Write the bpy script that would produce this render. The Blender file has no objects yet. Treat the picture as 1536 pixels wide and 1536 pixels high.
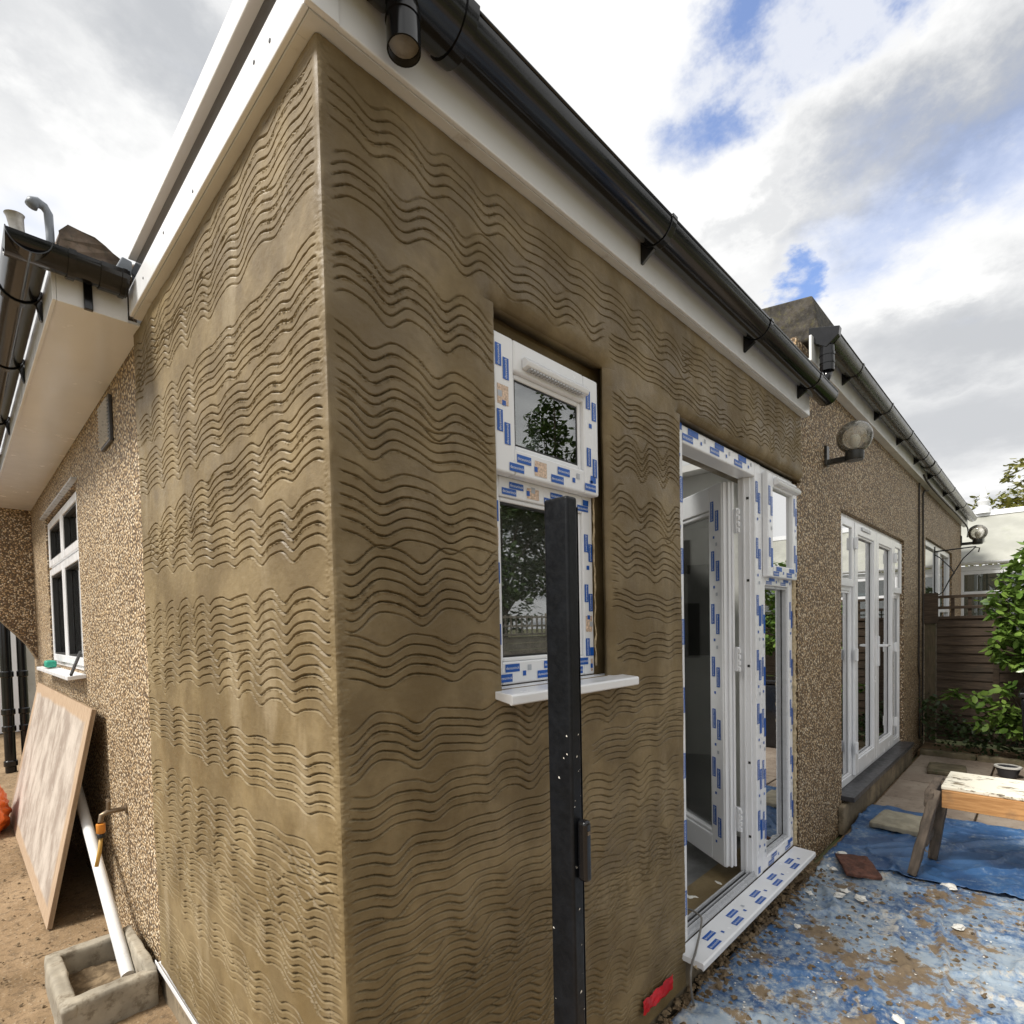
import bpy, math, random
import numpy as np
from mathutils import Vector, Matrix, noise as mnoise
random.seed(7); rng = np.random.default_rng(11)
S = bpy.context.scene
COL = S.collection
R = math.radians

# ------------------------------------------------------------------ camera
CAM = np.array([-.525, -.999, 1.422]); F_PX = 824.2; PX, PY = 767.9, 966.5      # in pixels of the 1536 photograph
_y, _p, _r = R(44.421), R(-1.799), R(-1.213)
fw = np.array([math.cos(_y)*math.cos(_p), math.sin(_y)*math.cos(_p), math.sin(_p)])
rt = np.array([math.sin(_y), -math.cos(_y), 0]); up = np.cross(rt, fw)
rt, up = rt*math.cos(_r)+up*math.sin(_r), up*math.cos(_r)-rt*math.sin(_r)
cd = bpy.data.cameras.new('camera'); cam = bpy.data.objects.new('camera', cd); COL.objects.link(cam)
m = Matrix.Identity(4)
for i in range(3):
    m[i][0] = rt[i]; m[i][1] = up[i]; m[i][2] = -fw[i]; m[i][3] = CAM[i]
cam.matrix_world = m
cd.sensor_width = 36; cd.lens = 36*F_PX/1536; cd.shift_y = (PY-768)/1536; cd.clip_start = .02; cd.clip_end = 2000
S.camera = cam
def ray(u, v): return fw+rt*(u-PX)/F_PX-up*(v-PY)/F_PX
def at(u, v, ax, val):
    d = ray(u, v); k = 'xyz'.index(ax); return CAM+d*(val-CAM[k])/d[k]

# ------------------------------------------------------------------ sky and sun
SUN_EL, SUN_AZ = 50, 166        # degrees; azimuth counter-clockwise from +X of the direction the sun stands in
W = bpy.data.worlds.new('World'); S.world = W; W.use_nodes = True
wt = W.node_tree; wt.nodes.clear()
def wn(t, **k):
    n = wt.nodes.new(t)
    for a, b in k.items(): setattr(n, a, b)
    return n
def wl(a, b): wt.links.new(a, b)
def wmath(op, a, b=None, clamp=False):
    n = wn('ShaderNodeMath', operation=op, use_clamp=clamp)
    for i, v in enumerate((a, b)):
        if v is None: continue
        if isinstance(v, (int, float)): n.inputs[i].default_value = v
        else: wl(v, n.inputs[i])
    return n.outputs[0]
def wramp(v, a, b):
    n = wn('ShaderNodeMapRange', interpolation_type='SMOOTHSTEP'); wl(v, n.inputs[0])
    n.inputs[1].default_value = a; n.inputs[2].default_value = b
    return n.outputs[0]
sky = wn('ShaderNodeTexSky', sky_type='NISHITA', sun_disc=False, sun_elevation=R(SUN_EL), sun_rotation=R(90-SUN_AZ), air_density=1.0, dust_density=1.0, ozone_density=2.0)
tc = wn('ShaderNodeTexCoord'); sx = wn('ShaderNodeSeparateXYZ'); wl(tc.outputs['Generated'], sx.inputs[0])
den = wmath('ADD', wmath('MAXIMUM', sx.outputs[2], 0.0), .16)
cx = wn('ShaderNodeCombineXYZ'); wl(wmath('DIVIDE', sx.outputs[0], den), cx.inputs[0]); wl(wmath('DIVIDE', sx.outputs[1], den), cx.inputs[1])
def cloudpt(u, v):
    d = ray(u, v); d = d/np.linalg.norm(d); k = max(d[2], 0)+.16; return (d[0]/k, d[1]/k, 0)
def wnoise(scale, det, rough, off=0., vec=None):
    n = wn('ShaderNodeTexNoise', noise_dimensions='3D'); mp = wn('ShaderNodeMapping'); mp.inputs[1].default_value = (off, off*.7, off*1.3)
    wl(vec or cx.outputs[0], mp.inputs[0]); wl(mp.outputs[0], n.inputs[0])
    n.inputs['Scale'].default_value = scale; n.inputs['Detail'].default_value = det; n.inputs['Roughness'].default_value = rough
    return n
warp = wnoise(4.2, 7, .62, 3.1)
wv = wn('ShaderNodeVectorMath', operation='MULTIPLY_ADD'); wl(warp.outputs['Color'], wv.inputs[0]); wv.inputs[1].default_value = (.62, .62, 0); wl(cx.outputs[0], wv.inputs[2])
wv2 = wn('ShaderNodeVectorMath', operation='MULTIPLY_ADD'); wl(warp.outputs['Color'], wv2.inputs[0]); wv2.inputs[1].default_value = (.3, .3, 0); wl(cx.outputs[0], wv2.inputs[2])
def blob(u, v, rx, ry, rot=0, amp=.31):
    """soft patch of the cloud sheet around a direction of the sky"""
    p = cloudpt(u, v); a = wn('ShaderNodeVectorMath', operation='SUBTRACT'); wl((wv if amp > .2 else wv2).outputs[0], a.inputs[0]); a.inputs[1].default_value = (p[0]+amp, p[1]+amp, 0)
    mp = wn('ShaderNodeMapping'); mp.vector_type = 'POINT'; mp.inputs[2].default_value = (0, 0, R(rot)); wl(a.outputs[0], mp.inputs[0])
    s = wn('ShaderNodeVectorMath', operation='MULTIPLY'); wl(mp.outputs[0], s.inputs[0]); s.inputs[1].default_value = (1/rx, 1/ry, 0)
    l = wn('ShaderNodeVectorMath', operation='LENGTH'); wl(s.outputs[0], l.inputs[0])
    return l.outputs['Value']
gap = wmath('MAXIMUM', wramp(blob(1178, 22, .13, .2, 20, .15), 1.2, .7), wramp(blob(1212, 425, .09, .12, 20), 1.3, .4))
gap = wmath('MAXIMUM', gap, wmath('MULTIPLY', wramp(blob(1500, 215, .16, .3, 20), 1.6, .2), .55))
wisp = wramp(wnoise(5.5, 6, .62, 9.4).outputs[0], .48, .66)
gap = wmath('MULTIPLY', gap, wmath('SUBTRACT', 1, wmath('MULTIPLY', wisp, .7)))
far_gap = wmath('MULTIPLY', wramp(wnoise(.8, 5, .55, 31.7).outputs[0], .62, .71), .85)      # a few more breaks elsewhere in the sheet
gap = wmath('MULTIPLY', wmath('MAXIMUM', gap, far_gap), .88)
grey = wramp(wnoise(1.15, 6, .58, 17.3).outputs[0], .54, .76)
for a in ((1400, 190, .2, .62, 35, .9), (1490, 500, .34, .5, 0, .75), (1480, 635, .5, .8, 0, .7), (60, 140, .16, .26, 0, .85), (320, 60, .26, .2, 30, .8), (1120, 330, .06, .2, 20, .4)):
    grey = wmath('MAXIMUM', grey, wmath('MULTIPLY', wramp(blob(*a[:5]), 1.25, .15), a[5]))
for a in ((150, 260, .2, .3, 0), (900, 200, .25, .3, 0), (1290, 380, .16, .35, 10), (1400, 420, .1, .2, 10)):
    grey = wmath('MULTIPLY', grey, wramp(blob(*a), .2, 1.3))
cl = wn('ShaderNodeMix', data_type='RGBA'); wl(grey, cl.inputs[0]); cl.inputs[6].default_value = (13.6, 13.6, 13.5, 1); cl.inputs[7].default_value = (6.1, 6.4, 6.9, 1)
blue = wn('ShaderNodeMix', data_type='RGBA', blend_type='MULTIPLY'); blue.inputs[0].default_value = 1; wl(sky.outputs[0], blue.inputs[6]); blue.inputs[7].default_value = (2.1, 2.6, 3.4, 1)
mx = wn('ShaderNodeMix', data_type='RGBA'); wl(gap, mx.inputs[0]); wl(cl.outputs[2], mx.inputs[6]); wl(blue.outputs[2], mx.inputs[7])
bg = wn('ShaderNodeBackground'); bg.inputs[1].default_value = .05; wl(mx.outputs[2], bg.inputs[0])
wo = wn('ShaderNodeOutputWorld'); wl(bg.outputs[0], wo.inputs[0])
sd = bpy.data.lights.new('sun', 'SUN'); sd.energy = 3.4; sd.angle = R(15); sd.color = (1, .96, .9)
sun = bpy.data.objects.new('sun', sd); COL.objects.link(sun)
sv = Vector((math.cos(R(SUN_AZ))*math.cos(R(SUN_EL)), math.sin(R(SUN_AZ))*math.cos(R(SUN_EL)), math.sin(R(SUN_EL))))
sun.rotation_euler = sv.to_track_quat('Z', 'Y').to_euler(); sun.location = (-4, 0, 8)
S.view_settings.view_transform = 'Standard'; S.view_settings.look = 'None'; S.view_settings.gamma = 1; S.view_settings.use_curve_mapping = False
S.view_settings.exposure = 0.62
S.render.engine = 'CYCLES'
S.render.resolution_x = S.render.resolution_y = 1024

# ------------------------------------------------------------------ materials
class NT:
    def __init__(s, name):
        s.m = bpy.data.materials.new(name); s.m.use_nodes = True; s.t = s.m.node_tree; s.t.nodes.clear()
        s.o = s.n('ShaderNodeOutputMaterial'); s.co = s.n('ShaderNodeTexCoord').outputs['Object']; s.geo = None
    def n(s, t, **k):
        x = s.t.nodes.new(t)
        for a, b in k.items(): setattr(x, a, b)
        return x
    def l(s, a, b): s.t.links.new(a, b)
    def set(s, sock, v):
        if hasattr(v, 'is_output'): s.l(v, sock)
        elif isinstance(v, (tuple, list)) and len(v) == 3 and sock.type == 'RGBA': sock.default_value = (*v, 1)
        else: sock.default_value = v
    def world(s): s.co = s.n('ShaderNodeNewGeometry').outputs['Position']; return s
    def noise(s, scale, det=4, rough=.55, off=0, sc=(1, 1, 1), col=False):
        mp = s.n('ShaderNodeMapping'); mp.inputs[1].default_value = (off, off*.6, -off); mp.inputs[3].default_value = sc; s.l(s.co, mp.inputs[0])
        x = s.n('ShaderNodeTexNoise'); s.l(mp.outputs[0], x.inputs[0]); x.inputs['Scale'].default_value = scale; x.inputs['Detail'].default_value = det; x.inputs['Roughness'].default_value = rough
        return x.outputs['Color' if col else 0]
    def vor(s, scale, feature='F1', vec=None, rnd=1):
        x = s.n('ShaderNodeTexVoronoi', feature=feature); s.l(vec or s.co, x.inputs[0]); x.inputs['Scale'].default_value = scale; x.inputs['Randomness'].default_value = rnd
        return x
    def rng(s, v, a, b, c=0., d=1.):
        x = s.n('ShaderNodeMapRange', interpolation_type='SMOOTHSTEP'); s.set(x.inputs[0], v)
        for i, q in enumerate((a, b, c, d)): x.inputs[i+1].default_value = q
        return x.outputs[0]
    def ma(s, op, a, b=0.): 
        x = s.n('ShaderNodeMath', operation=op); s.set(x.inputs[0], a); s.set(x.inputs[1], b); return x.outputs[0]
    def mix(s, f, a, b, bt='MIX'):
        x = s.n('ShaderNodeMix', data_type='RGBA', blend_type=bt); s.set(x.inputs[0], f); s.set(x.inputs[6], a); s.set(x.inputs[7], b); return x.outputs[2]
    def ramp(s, v, stops):
        x = s.n('ShaderNodeValToRGB'); s.set(x.inputs[0], v); e = x.color_ramp.elements
        while len(e) < len(stops): e.new(.5)
        for q, (p, c) in zip(e, stops): q.position = p; q.color = (*c, 1)
        return x.outputs[0]
    def bump(s, h, st, dist=.002, nrm=None):
        x = s.n('ShaderNodeBump'); s.l(h, x.inputs['Height']); x.inputs['Strength'].default_value = st; x.inputs['Distance'].default_value = dist
        if nrm: s.l(nrm, x.inputs['Normal'])
        return x.outputs[0]
    def bsdf(s, base, rough=.5, nrm=None, **k):
        x = s.n('ShaderNodeBsdfPrincipled'); s.set(x.inputs['Base Color'], base); s.set(x.inputs['Roughness'], rough)
        if nrm: s.l(nrm, x.inputs['Normal'])
        for a, b in k.items(): s.set(x.inputs[a.replace('_', ' ')], b)
        s.l(x.outputs[0], s.o.inputs[0]); return x
M = {}
def simple(key, base, rough=.4, var=.12, scale=9, bump=.15, bscale=120, grime=None, **k):
    t = NT(key).world(); n = t.noise(scale, 5)
    c = t.mix(t.rng(n, .35, .7), tuple(b*(1-var) for b in base), tuple(min(1, b*(1+var)) for b in base))
    if grime: c = t.mix(t.rng(t.noise(scale*2.3, 7, .7, 5), grime[1], grime[1]+.16, 0, grime[2]), c, grime[0])
    r = t.rng(t.noise(scale*3, 4, .6, 9), .3, .7, rough*.8, min(1, rough*1.25))
    t.bsdf(c, r, t.bump(t.noise(bscale, 4, .6), bump, .002), **k); M[key] = t.m; return t.m
# wet sand-and-cement render
t = NT('render_coat').world()
a = t.noise(3.2, 6, .62); b = t.noise(14, 5, .6, 4); c = t.noise(420, 3, .7, 8); st = t.noise(5, 5, .6, 12, (1, 1, .25))
col = t.mix(t.rng(a, .38, .66), (.138, .095, .038), (.246, .182, .09))
col = t.mix(t.rng(b, .45, .7, 0, .45), col, (.115, .076, .031))
col = t.mix(t.rng(st, .58, .72, 0, .5), col, (.36, .29, .185))
col = t.mix(t.rng(c, .3, .7, .0, .25), col, (.16, .12, .065))
t.bsdf(col, t.rng(t.noise(7, 5, .6, 21), .35, .68, .42, .72), t.bump(c, .45, .0018, t.bump(b, .25, .006)), Specular_IOR_Level=.5); M['render'] = t.m
# pebbledash: small stones thrown on render
def pebble(key, tint):
    t = NT(key).world()
    wv = t.n('ShaderNodeVectorMath', operation='MULTIPLY_ADD'); t.l(t.noise(60, 2, .5, 0, col=True), wv.inputs[0]); wv.inputs[1].default_value = (.006, .006, .006); t.l(t.co, wv.inputs[2])
    v = t.vor(80, vec=wv.outputs[0]); v2 = t.vor(130, vec=wv.outputs[0])
    sp = t.n('ShaderNodeSeparateColor'); t.l(v.outputs['Color'], sp.inputs[0])
    c = t.ramp(sp.outputs[0], [(0, (.10, .07, .042)), (.16, (.27, .18, .10)), (.42, (.46, .34, .2)), (.66, (.63, .51, .35)), (.84, (.86, .79, .66)), (1, (.5, .46, .4))])
    gapm = t.rng(v.outputs['Distance'], .36, .6)
    c = t.mix(gapm, c, (.11, .078, .048))
    c = t.mix(t.rng(t.noise(1.7, 5, .6), .4, .7, 0, .35), c, t.mix(1, c, (.62, .58, .5), 'MULTIPLY'))
    c = t.mix(1, c, tint, 'MULTIPLY')
    h = t.ma('SUBTRACT', 1, t.ma('MINIMUM', v.outputs['Distance'], .75))
    h = t.ma('ADD', h, t.ma('MULTIPLY', t.ma('SUBTRACT', 1, v2.outputs['Distance']), .3))
    t.bsdf(c, .62, t.bump(h, .85, .010)); M[key] = t.m
pebble('pebbledash', (1.06, .98, .86))
simple('pvc', (.79, .8, .82), .22, .02, 4, .04, 60, ((.42, .39, .33), .66, .35))
simple('pvc_dirty', (.68, .68, .67), .35, .06, 5, .1, 80, ((.36, .31, .24), .58, .45))
simple('pvc_grey', (.45, .46, .48), .3, .05)
simple('black_pvc', (.007, .007, .008), .14, .2, 6, .08, 30, ((.03, .028, .02), .62, .5))
simple('black_pvc_dusty', (.022, .022, .021), .3, .25, 6, .12, 40, ((.13, .12, .10), .5, .5))
simple('gutter_old', (.035, .034, .028), .24, .25, 5, .1, 40, ((.06, .068, .03), .52, .6))
simple('gate_steel', (.006, .007, .009), .38, .25, 22, .25, 90, ((.06, .06, .06), .66, .35), Specular_IOR_Level=.25)
simple('grey_plastic', (.05, .05, .055), .35, .2)
simple('rubber', (.012, .012, .012), .5)
simple('lead', (.2, .22, .25), .45, .2)
simple('concrete', (.3, .265, .205), .85, .25, 7, .5, 90, ((.12, .09, .055), .5, .7))
simple('concrete_slab', (.33, .3, .225), .9, .2, 11, .5, 120, ((.2, .16, .1), .55, .6))
simple('kerb_stone', (.16, .13, .08), .9, .3, 6, .5, 70, ((.05, .06, .02), .5, .6))
simple('plinth', (.2, .16, .105), .9, .3, 5, .6, 70, ((.07, .055, .035), .5, .7))
simple('roof_moss', (.042, .036, .028), .95, .5, 14, 1.0, 60, ((.09, .08, .03), .5, .6))
simple('roof_grp', (.42, .41, .38), .5, .1, 3)
simple('tile', (.12, .085, .06), .9, .4, 14, .8, 70, ((.05, .045, .03), .5, .7))
simple('zinc', (.4, .38, .35), .35, .25, 18, .3, 60, ((.2, .17, .13), .5, .5), Metallic=.6)
simple('chrome_dull', (.2, .15, .1), .4, .2, 30, .2, 90, Metallic=.7)
simple('plaster', (.8, .79, .75), .85, .1, 2.5, .2, 40, ((.16, .13, .09), .64, .7))
simple('plasterboard', (.8, .78, .76), .8, .06, 2)
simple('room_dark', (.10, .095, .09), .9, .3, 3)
simple('room_floor', (.13, .13, .13), .5, .4, 5, .4, 60, ((.3, .27, .22), .6, .4))
simple('blind', (.46, .46, .43), .7, .08, 3)
simple('rebate', (.10, .10, .105), .5)
simple('orange_plastic', (.75, .14, .015), .35, .15, 6, .3, 30)
simple('orange_cap', (.62, .23, .03), .4)
simple('hose_yellow', (.5, .3, .07), .5)
simple('green_plastic', (.02, .3, .2), .4)
simple('red_film', (.62, .012, .02), .2, .2, 14, .5, 40)
simple('white_chip', (.75, .73, .67), .9, .1, 40, .5, 200)
simple('brown_tile', (.12, .05, .033), .85, .35, 25, .7, 100, ((.3, .25, .2), .62, .5))
simple('cable_grey', (.16, .15, .135), .5)
simple('cable_brown', (.035, .028, .022), .6)
simple('iron', (.015, .014, .013), .5)
simple('pot_white', (.7, .68, .62), .5)
simple('far_render', (.45, .44, .4), .85, .1, 3, .3, 40, ((.3, .28, .2), .55, .5))
simple('cons_roof', (.34, .34, .3), .6, .12, 2.5, .1, 40, ((.28, .3, .2), .55, .6))
simple('far_fence', (.3, .27, .23), .85, .25, 6)
simple('bark', (.07, .05, .035), .95, .3, 14, .8, 40)
simple('blue_print', (.008, .095, .42), .35, .08)
simple('white_print', (.75, .77, .8), .4, .02)
simple('grey_print', (.42, .45, .5), .4, .02)
simple('label_print', (.66, .5, .38), .5, .3, 160, .05, 60, ((.3, .12, .07), .52, .7))
simple('foam', (.5, .4, .25), .9, .25, 60, 1.0, 120)
def wood(key, c1, c2, c3, sc=(1, 14, 14), rough=.8, grime=.5):
    t = NT(key); g = t.noise(6, 6, .6, 3, sc); k = t.noise(40, 4, .6, 1, sc)
    c = t.mix(t.rng(g, .35, .65), c1, c2); c = t.mix(t.rng(t.noise(4, 6, .65, 8), .5, .68, 0, grime), c, c3)
    t.bsdf(c, rough, t.bump(k, .35, .003)); M[key] = t.m
wood('fence_wood', (.055, .036, .023), (.1, .068, .043), (.035, .03, .02), (12, 1, 12))
wood('fence_post_wood', (.1, .075, .045), (.15, .115, .07), (.06, .07, .03), (12, 12, 1))
wood('saw_wood', (.085, .065, .048), (.15, .115, .085), (.045, .038, .03), (10, 10, 2), grime=.7)
wood('saw_orange', (.36, .17, .055), (.52, .27, .10), (.16, .10, .055), (14, 1.2, 14), .75, .6)
t = NT('flaky_paint').world(); n = t.noise(13, 7, .72, 2, (1, .45, 1)); c = t.mix(t.rng(n, .54, .62), (.76, .72, .6), (.13, .1, .065)); c = t.mix(t.rng(t.noise(9, 4), .5, .7, 0, .35), c, (.6, .5, .3))
t.bsdf(c, .75, t.bump(n, .6, .004)); M['flaky'] = t.m
# formwork plywood, cement smeared face with bare margins
t = NT('plywood'); se = t.n('ShaderNodeSeparateXYZ'); t.l(t.co, se.inputs[0])
g = t.noise(5, 6, .6, 3, (12, 1.2, 1)); bare = t.mix(t.rng(g, .35, .65), (.34, .235, .15), (.46, .34, .23))
edge = t.ma('MAXIMUM', t.ma('ABSOLUTE', t.ma('MULTIPLY', se.outputs[0], 1/1.13)), t.ma('ABSOLUTE', t.ma('MULTIPLY', se.outputs[1], 1/.46)))
edge = t.ma('ADD', edge, t.ma('MULTIPLY', t.ma('SUBTRACT', t.noise(3, 5), .5), .12))
smear = t.mix(t.rng(t.noise(3, 7, .65, 7, (1.6, 1, 1)), .36, .66), (.5, .44, .38), (.27, .22, .18)); smear = t.mix(t.rng(t.noise(14, 6, .7, 1), .6, .72, 0, .7), smear, (.66, .62, .56))
c = t.mix(t.rng(edge, .97, 1.03), smear, bare)
c = t.mix(t.rng(t.noise(60, 4, .7, 5, (8, .5, 1)), .5, .7, 0, .35), c, (.2, .15, .11)); t.bsdf(c, .8, t.bump(t.noise(30, 5, .65), .3, .003)); M['plywood'] = t.m
wood('ply_edge', (.26, .18, .11), (.34, .24, .15), (.2, .13, .07), (1, 1, 30))
# soil
t = NT('soil').world(); a = t.noise(2.2, 6, .6); b = t.noise(30, 6, .7, 5)
c = t.mix(t.rng(a, .35, .65), (.2, .13, .065), (.3, .205, .115)); c = t.mix(t.rng(b, .48, .68, 0, .75), c, (.1, .066, .036)); c = t.mix(t.rng(t.vor(55).outputs['Distance'], .28, .14, 0, .35), c, (.42, .35, .25))
t.bsdf(c, .95, t.bump(b, .8, .012)); M['soil'] = t.m
t = NT('far_ground').world(); t.bsdf(t.mix(t.rng(t.noise(.6, 6), .4, .6), (.1, .12, .04), (.16, .13, .07)), .95); M['far_ground'] = t.m
t = NT('clod').world(); t.bsdf(t.mix(t.rng(t.noise(25, 4), .4, .65), (.11, .075, .04), (.23, .165, .095)), .95, t.bump(t.noise(120, 4), .6, .004)); M['clod'] = t.m
t = NT('slab').world(); a = t.noise(3.5, 6, .62); c = t.mix(t.rng(a, .36, .66), (.25, .195, .15), (.34, .28, .22)); c = t.mix(t.rng(t.noise(18, 5, .7, 3), .52, .7, 0, .6), c, (.13, .1, .07))
t.bsdf(c, .85, t.bump(t.noise(70, 5, .65), .45, .004)); M['slab'] = t.m
def tarp_mat(key, dust, mud):
    t = NT(key).world(); a = t.noise(2.1, 7, .66, 4); b = t.noise(9, 7, .72, 9); f = t.noise(34, 6, .72, 2); w = t.noise(150, 3, .6)
    c = t.mix(t.rng(t.noise(5, 5), .35, .65), (.022, .07, .18), (.045, .125, .28))
    d = t.ma('ADD', t.ma('MULTIPLY', a, .55), t.ma('MULTIPLY', f, .5))
    c = t.mix(t.rng(d, dust, dust+.2, 0, .85), c, (.34, .4, .44))
    c = t.mix(t.rng(t.ma('ADD', t.ma('MULTIPLY', b, .6), t.ma('MULTIPLY', f, .4)), dust+.09, dust+.18, 0, .8), c, (.5, .47, .41))
    mm = t.ma('ADD', t.ma('MULTIPLY', b, .7), t.ma('MULTIPLY', t.noise(2.2, 4, .5, 31), .4))
    mk = t.rng(mm, mud, mud+.055, 0, .92)
    c = t.mix(mk, c, t.mix(f, (.11, .072, .034), (.24, .165, .085)))
    t.bsdf(c, t.rng(mk, 0, 1, .42, .9), t.bump(w, .25, .003, t.bump(f, .3, .01))); M[key] = t.m
tarp_mat('tarp_dusty', .41, .575); tarp_mat('tarp_clean', .51, .64)
def leafmat(key, c1, c2, rough=.4, tr=.25):
    t = NT(key); oi = t.n('ShaderNodeObjectInfo'); t.world()
    c = t.mix(t.rng(t.noise(7, 3), .3, .7), c1, c2); c = t.mix(t.ma('MULTIPLY', oi.outputs['Random'], .5), c, c2)
    p = t.n('ShaderNodeBsdfPrincipled'); t.set(p.inputs['Base Color'], c); p.inputs['Roughness'].default_value = rough
    tl = t.n('ShaderNodeBsdfTranslucent'); t.l(c, tl.inputs[0]); ms = t.n('ShaderNodeMixShader'); ms.inputs[0].default_value = tr
    t.l(p.outputs[0], ms.inputs[1]); t.l(tl.outputs[0], ms.inputs[2]); t.l(ms.outputs[0], t.o.inputs[0]); M[key] = t.m
leafmat('leaf_glossy', (.07, .14, .025), (.2, .3, .06), .25); leafmat('leaf_ivy', (.02, .045, .015), (.05, .085, .02), .45, .15)
leafmat('leaf_tree', (.03, .065, .014), (.07, .11, .022), .5); leafmat('leaf_olive', (.10, .115, .02), (.19, .18, .035), .5)
def glass(key, tint, refl):
    t = NT(key); fr = t.n('ShaderNodeFresnel'); fr.inputs[0].default_value = 1.5
    g = t.n('ShaderNodeBsdfGlossy'); g.inputs['Roughness'].default_value = .003; tr = t.n('ShaderNodeBsdfTransparent'); tr.inputs[0].default_value = (*tint, 1)
    ms = t.n('ShaderNodeMixShader'); t.l(t.ma('MINIMUM', t.ma('MULTIPLY', fr.outputs[0], refl), .9), ms.inputs[0]); t.l(tr.outputs[0], ms.inputs[1]); t.l(g.outputs[0], ms.inputs[2]); t.l(ms.outputs[0], t.o.inputs[0]); M[key] = t.m
glass('glass', (.6, .64, .62), 4.6); glass('glass_pale', (.93, .95, .94), 4.2); glass('glass_clear', (.95, .96, .955), 1.1)
t = NT('glass_frost'); fr = t.n('ShaderNodeFresnel'); g = t.n('ShaderNodeBsdfGlossy'); g.inputs['Roughness'].default_value = .04
tr = t.n('ShaderNodeBsdfTransparent'); df = t.n('ShaderNodeBsdfDiffuse'); df.inputs[0].default_value = (.5, .47, .4, 1)
m1 = t.n('ShaderNodeMixShader'); t.l(t.rng(t.noise(22, 6, .7), .35, .7, .18, .6), m1.inputs[0]); tr.inputs[0].default_value = (.93, .92, .88, 1); t.l(tr.outputs[0], m1.inputs[1]); t.l(df.outputs[0], m1.inputs[2])
m2 = t.n('ShaderNodeMixShader'); t.l(fr.outputs[0], m2.inputs[0]); t.l(m1.outputs[0], m2.inputs[1]); t.l(g.outputs[0], m2.inputs[2]); t.l(m2.outputs[0], t.o.inputs[0]); M['globe'] = t.m

# ------------------------------------------------------------------ mesh helpers
class MB:
    def __init__(s): s.v = []; s.f = []; s.mi = []; s.k = 0
    def add(s, vs, fs):
        o = len(s.v); s.v += [tuple(map(float, p)) for p in vs]; s.f += [tuple(o+i for i in f) for f in fs]; s.mi += [s.k]*len(fs); return s
    def box(s, a, b):
        x0, y0, z0 = (min(p, q) for p, q in zip(a, b)); x1, y1, z1 = (max(p, q) for p, q in zip(a, b))
        return s.add([(x0,y0,z0),(x1,y0,z0),(x1,y1,z0),(x0,y1,z0),(x0,y0,z1),(x1,y0,z1),(x1,y1,z1),(x0,y1,z1)], [(0,3,2,1),(4,5,6,7),(0,1,5,4),(1,2,6,5),(2,3,7,6),(3,0,4,7)])
    def prism(s, poly, ax, c0, c1):
        n = len(poly)
        def P(p, c): return {'x': (c, p[0], p[1]), 'y': (p[0], c, p[1]), 'z': (p[0], p[1], c)}[ax]
        return s.add([P(p, c0) for p in poly]+[P(p, c1) for p in poly], [tuple(range(n))[::-1], tuple(range(n, 2*n))]+[(i, (i+1) % n, n+(i+1) % n, n+i) for i in range(n)])
    def quad(s, a, b, c, d): return s.add([a, b, c, d], [(0, 1, 2, 3)])
    def bar(s, p, q, w, h, upv=(0, 0, 1)):
        p, q = Vector(p), Vector(q); d = (q-p).normalized(); u = Vector(upv); u = (u-d*u.dot(d)).normalized(); r = d.cross(u)
        vs = [c+r*(sx*w/2)+u*(sy*h/2) for c in (p, q) for sx, sy in ((-1,-1),(1,-1),(1,1),(-1,1))]
        return s.add(vs, [(0,1,2,3),(7,6,5,4),(0,4,5,1),(1,5,6,2),(2,6,7,3),(3,7,4,0)])
    def tube(s, path, r, n=12, caps=True):
        path = [Vector(p) for p in path]; rs = r if isinstance(r, (list, tuple)) else [r]*len(path); vs = []; fs = []
        t0 = (path[1]-path[0]).normalized(); u = t0.orthogonal().normalized()
        for i, p in enumerate(path):
            t = (path[min(i+1, len(path)-1)]-path[max(i-1, 0)]).normalized(); u = (u-t*u.dot(t)).normalized(); w = t.cross(u)
            vs += [p+(u*math.cos(a)+w*math.sin(a))*rs[i] for a in (2*math.pi*k/n for k in range(n))]
        for i in range(len(path)-1): fs += [(i*n+k, i*n+(k+1) % n, (i+1)*n+(k+1) % n, (i+1)*n+k) for k in range(n)]
        if caps: fs += [tuple(range(n))[::-1], tuple(range((len(path)-1)*n, len(path)*n))]
        return s.add(vs, fs)
    def lathe(s, prof, c, n=24, axis=(0, 0, 1)):
        q = Vector((0, 0, 1)).rotation_difference(Vector(axis)); vs = []; fs = []
        for r, z in prof: vs += [q @ Vector((r*math.cos(2*math.pi*k/n), r*math.sin(2*math.pi*k/n), z))+Vector(c) for k in range(n)]
        for i in range(len(prof)-1): fs += [(i*n+k, i*n+(k+1) % n, (i+1)*n+(k+1) % n, (i+1)*n+k) for k in range(n)]
        return s.add(vs, fs)
    def build(s, name, mats, parent=None, bevel=0, smooth=False, kind=None, seg=2):
        me = bpy.data.meshes.new(name); me.from_pydata(s.v, [], s.f)
        for k in (mats if isinstance(mats, (list, tuple)) else [mats]): me.materials.append(M[k])
        if isinstance(mats, (list, tuple)): me.polygons.foreach_set('material_index', s.mi)
        if smooth: me.shade_smooth()
        me.update(); o = bpy.data.objects.new(name, me); COL.objects.link(o); o.parent = parent
        if smooth == 'auto': me.set_sharp_from_angle(angle=R(40))
        if bevel:
            b = o.modifiers.new('bevel', 'BEVEL'); b.width = bevel; b.segments = seg; b.limit_method = 'ANGLE'; b.angle_limit = R(40)
        if kind: o['kind'] = kind
        return o
def tag(o, label, cat, group=None):
    o['label'] = label; o['category'] = cat
    if group: o['group'] = group
    return o
def thing(name, label, cat, loc=(0, 0, 0), group=None):
    o = bpy.data.objects.new(name, None); COL.objects.link(o); o.location = loc; o.empty_display_size = .1
    return tag(o, label, cat, group)
def part(name, parent=None):
    o = bpy.data.objects.new(name, None); COL.objects.link(o); o.parent = parent; o.empty_display_size = .05; return o
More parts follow.
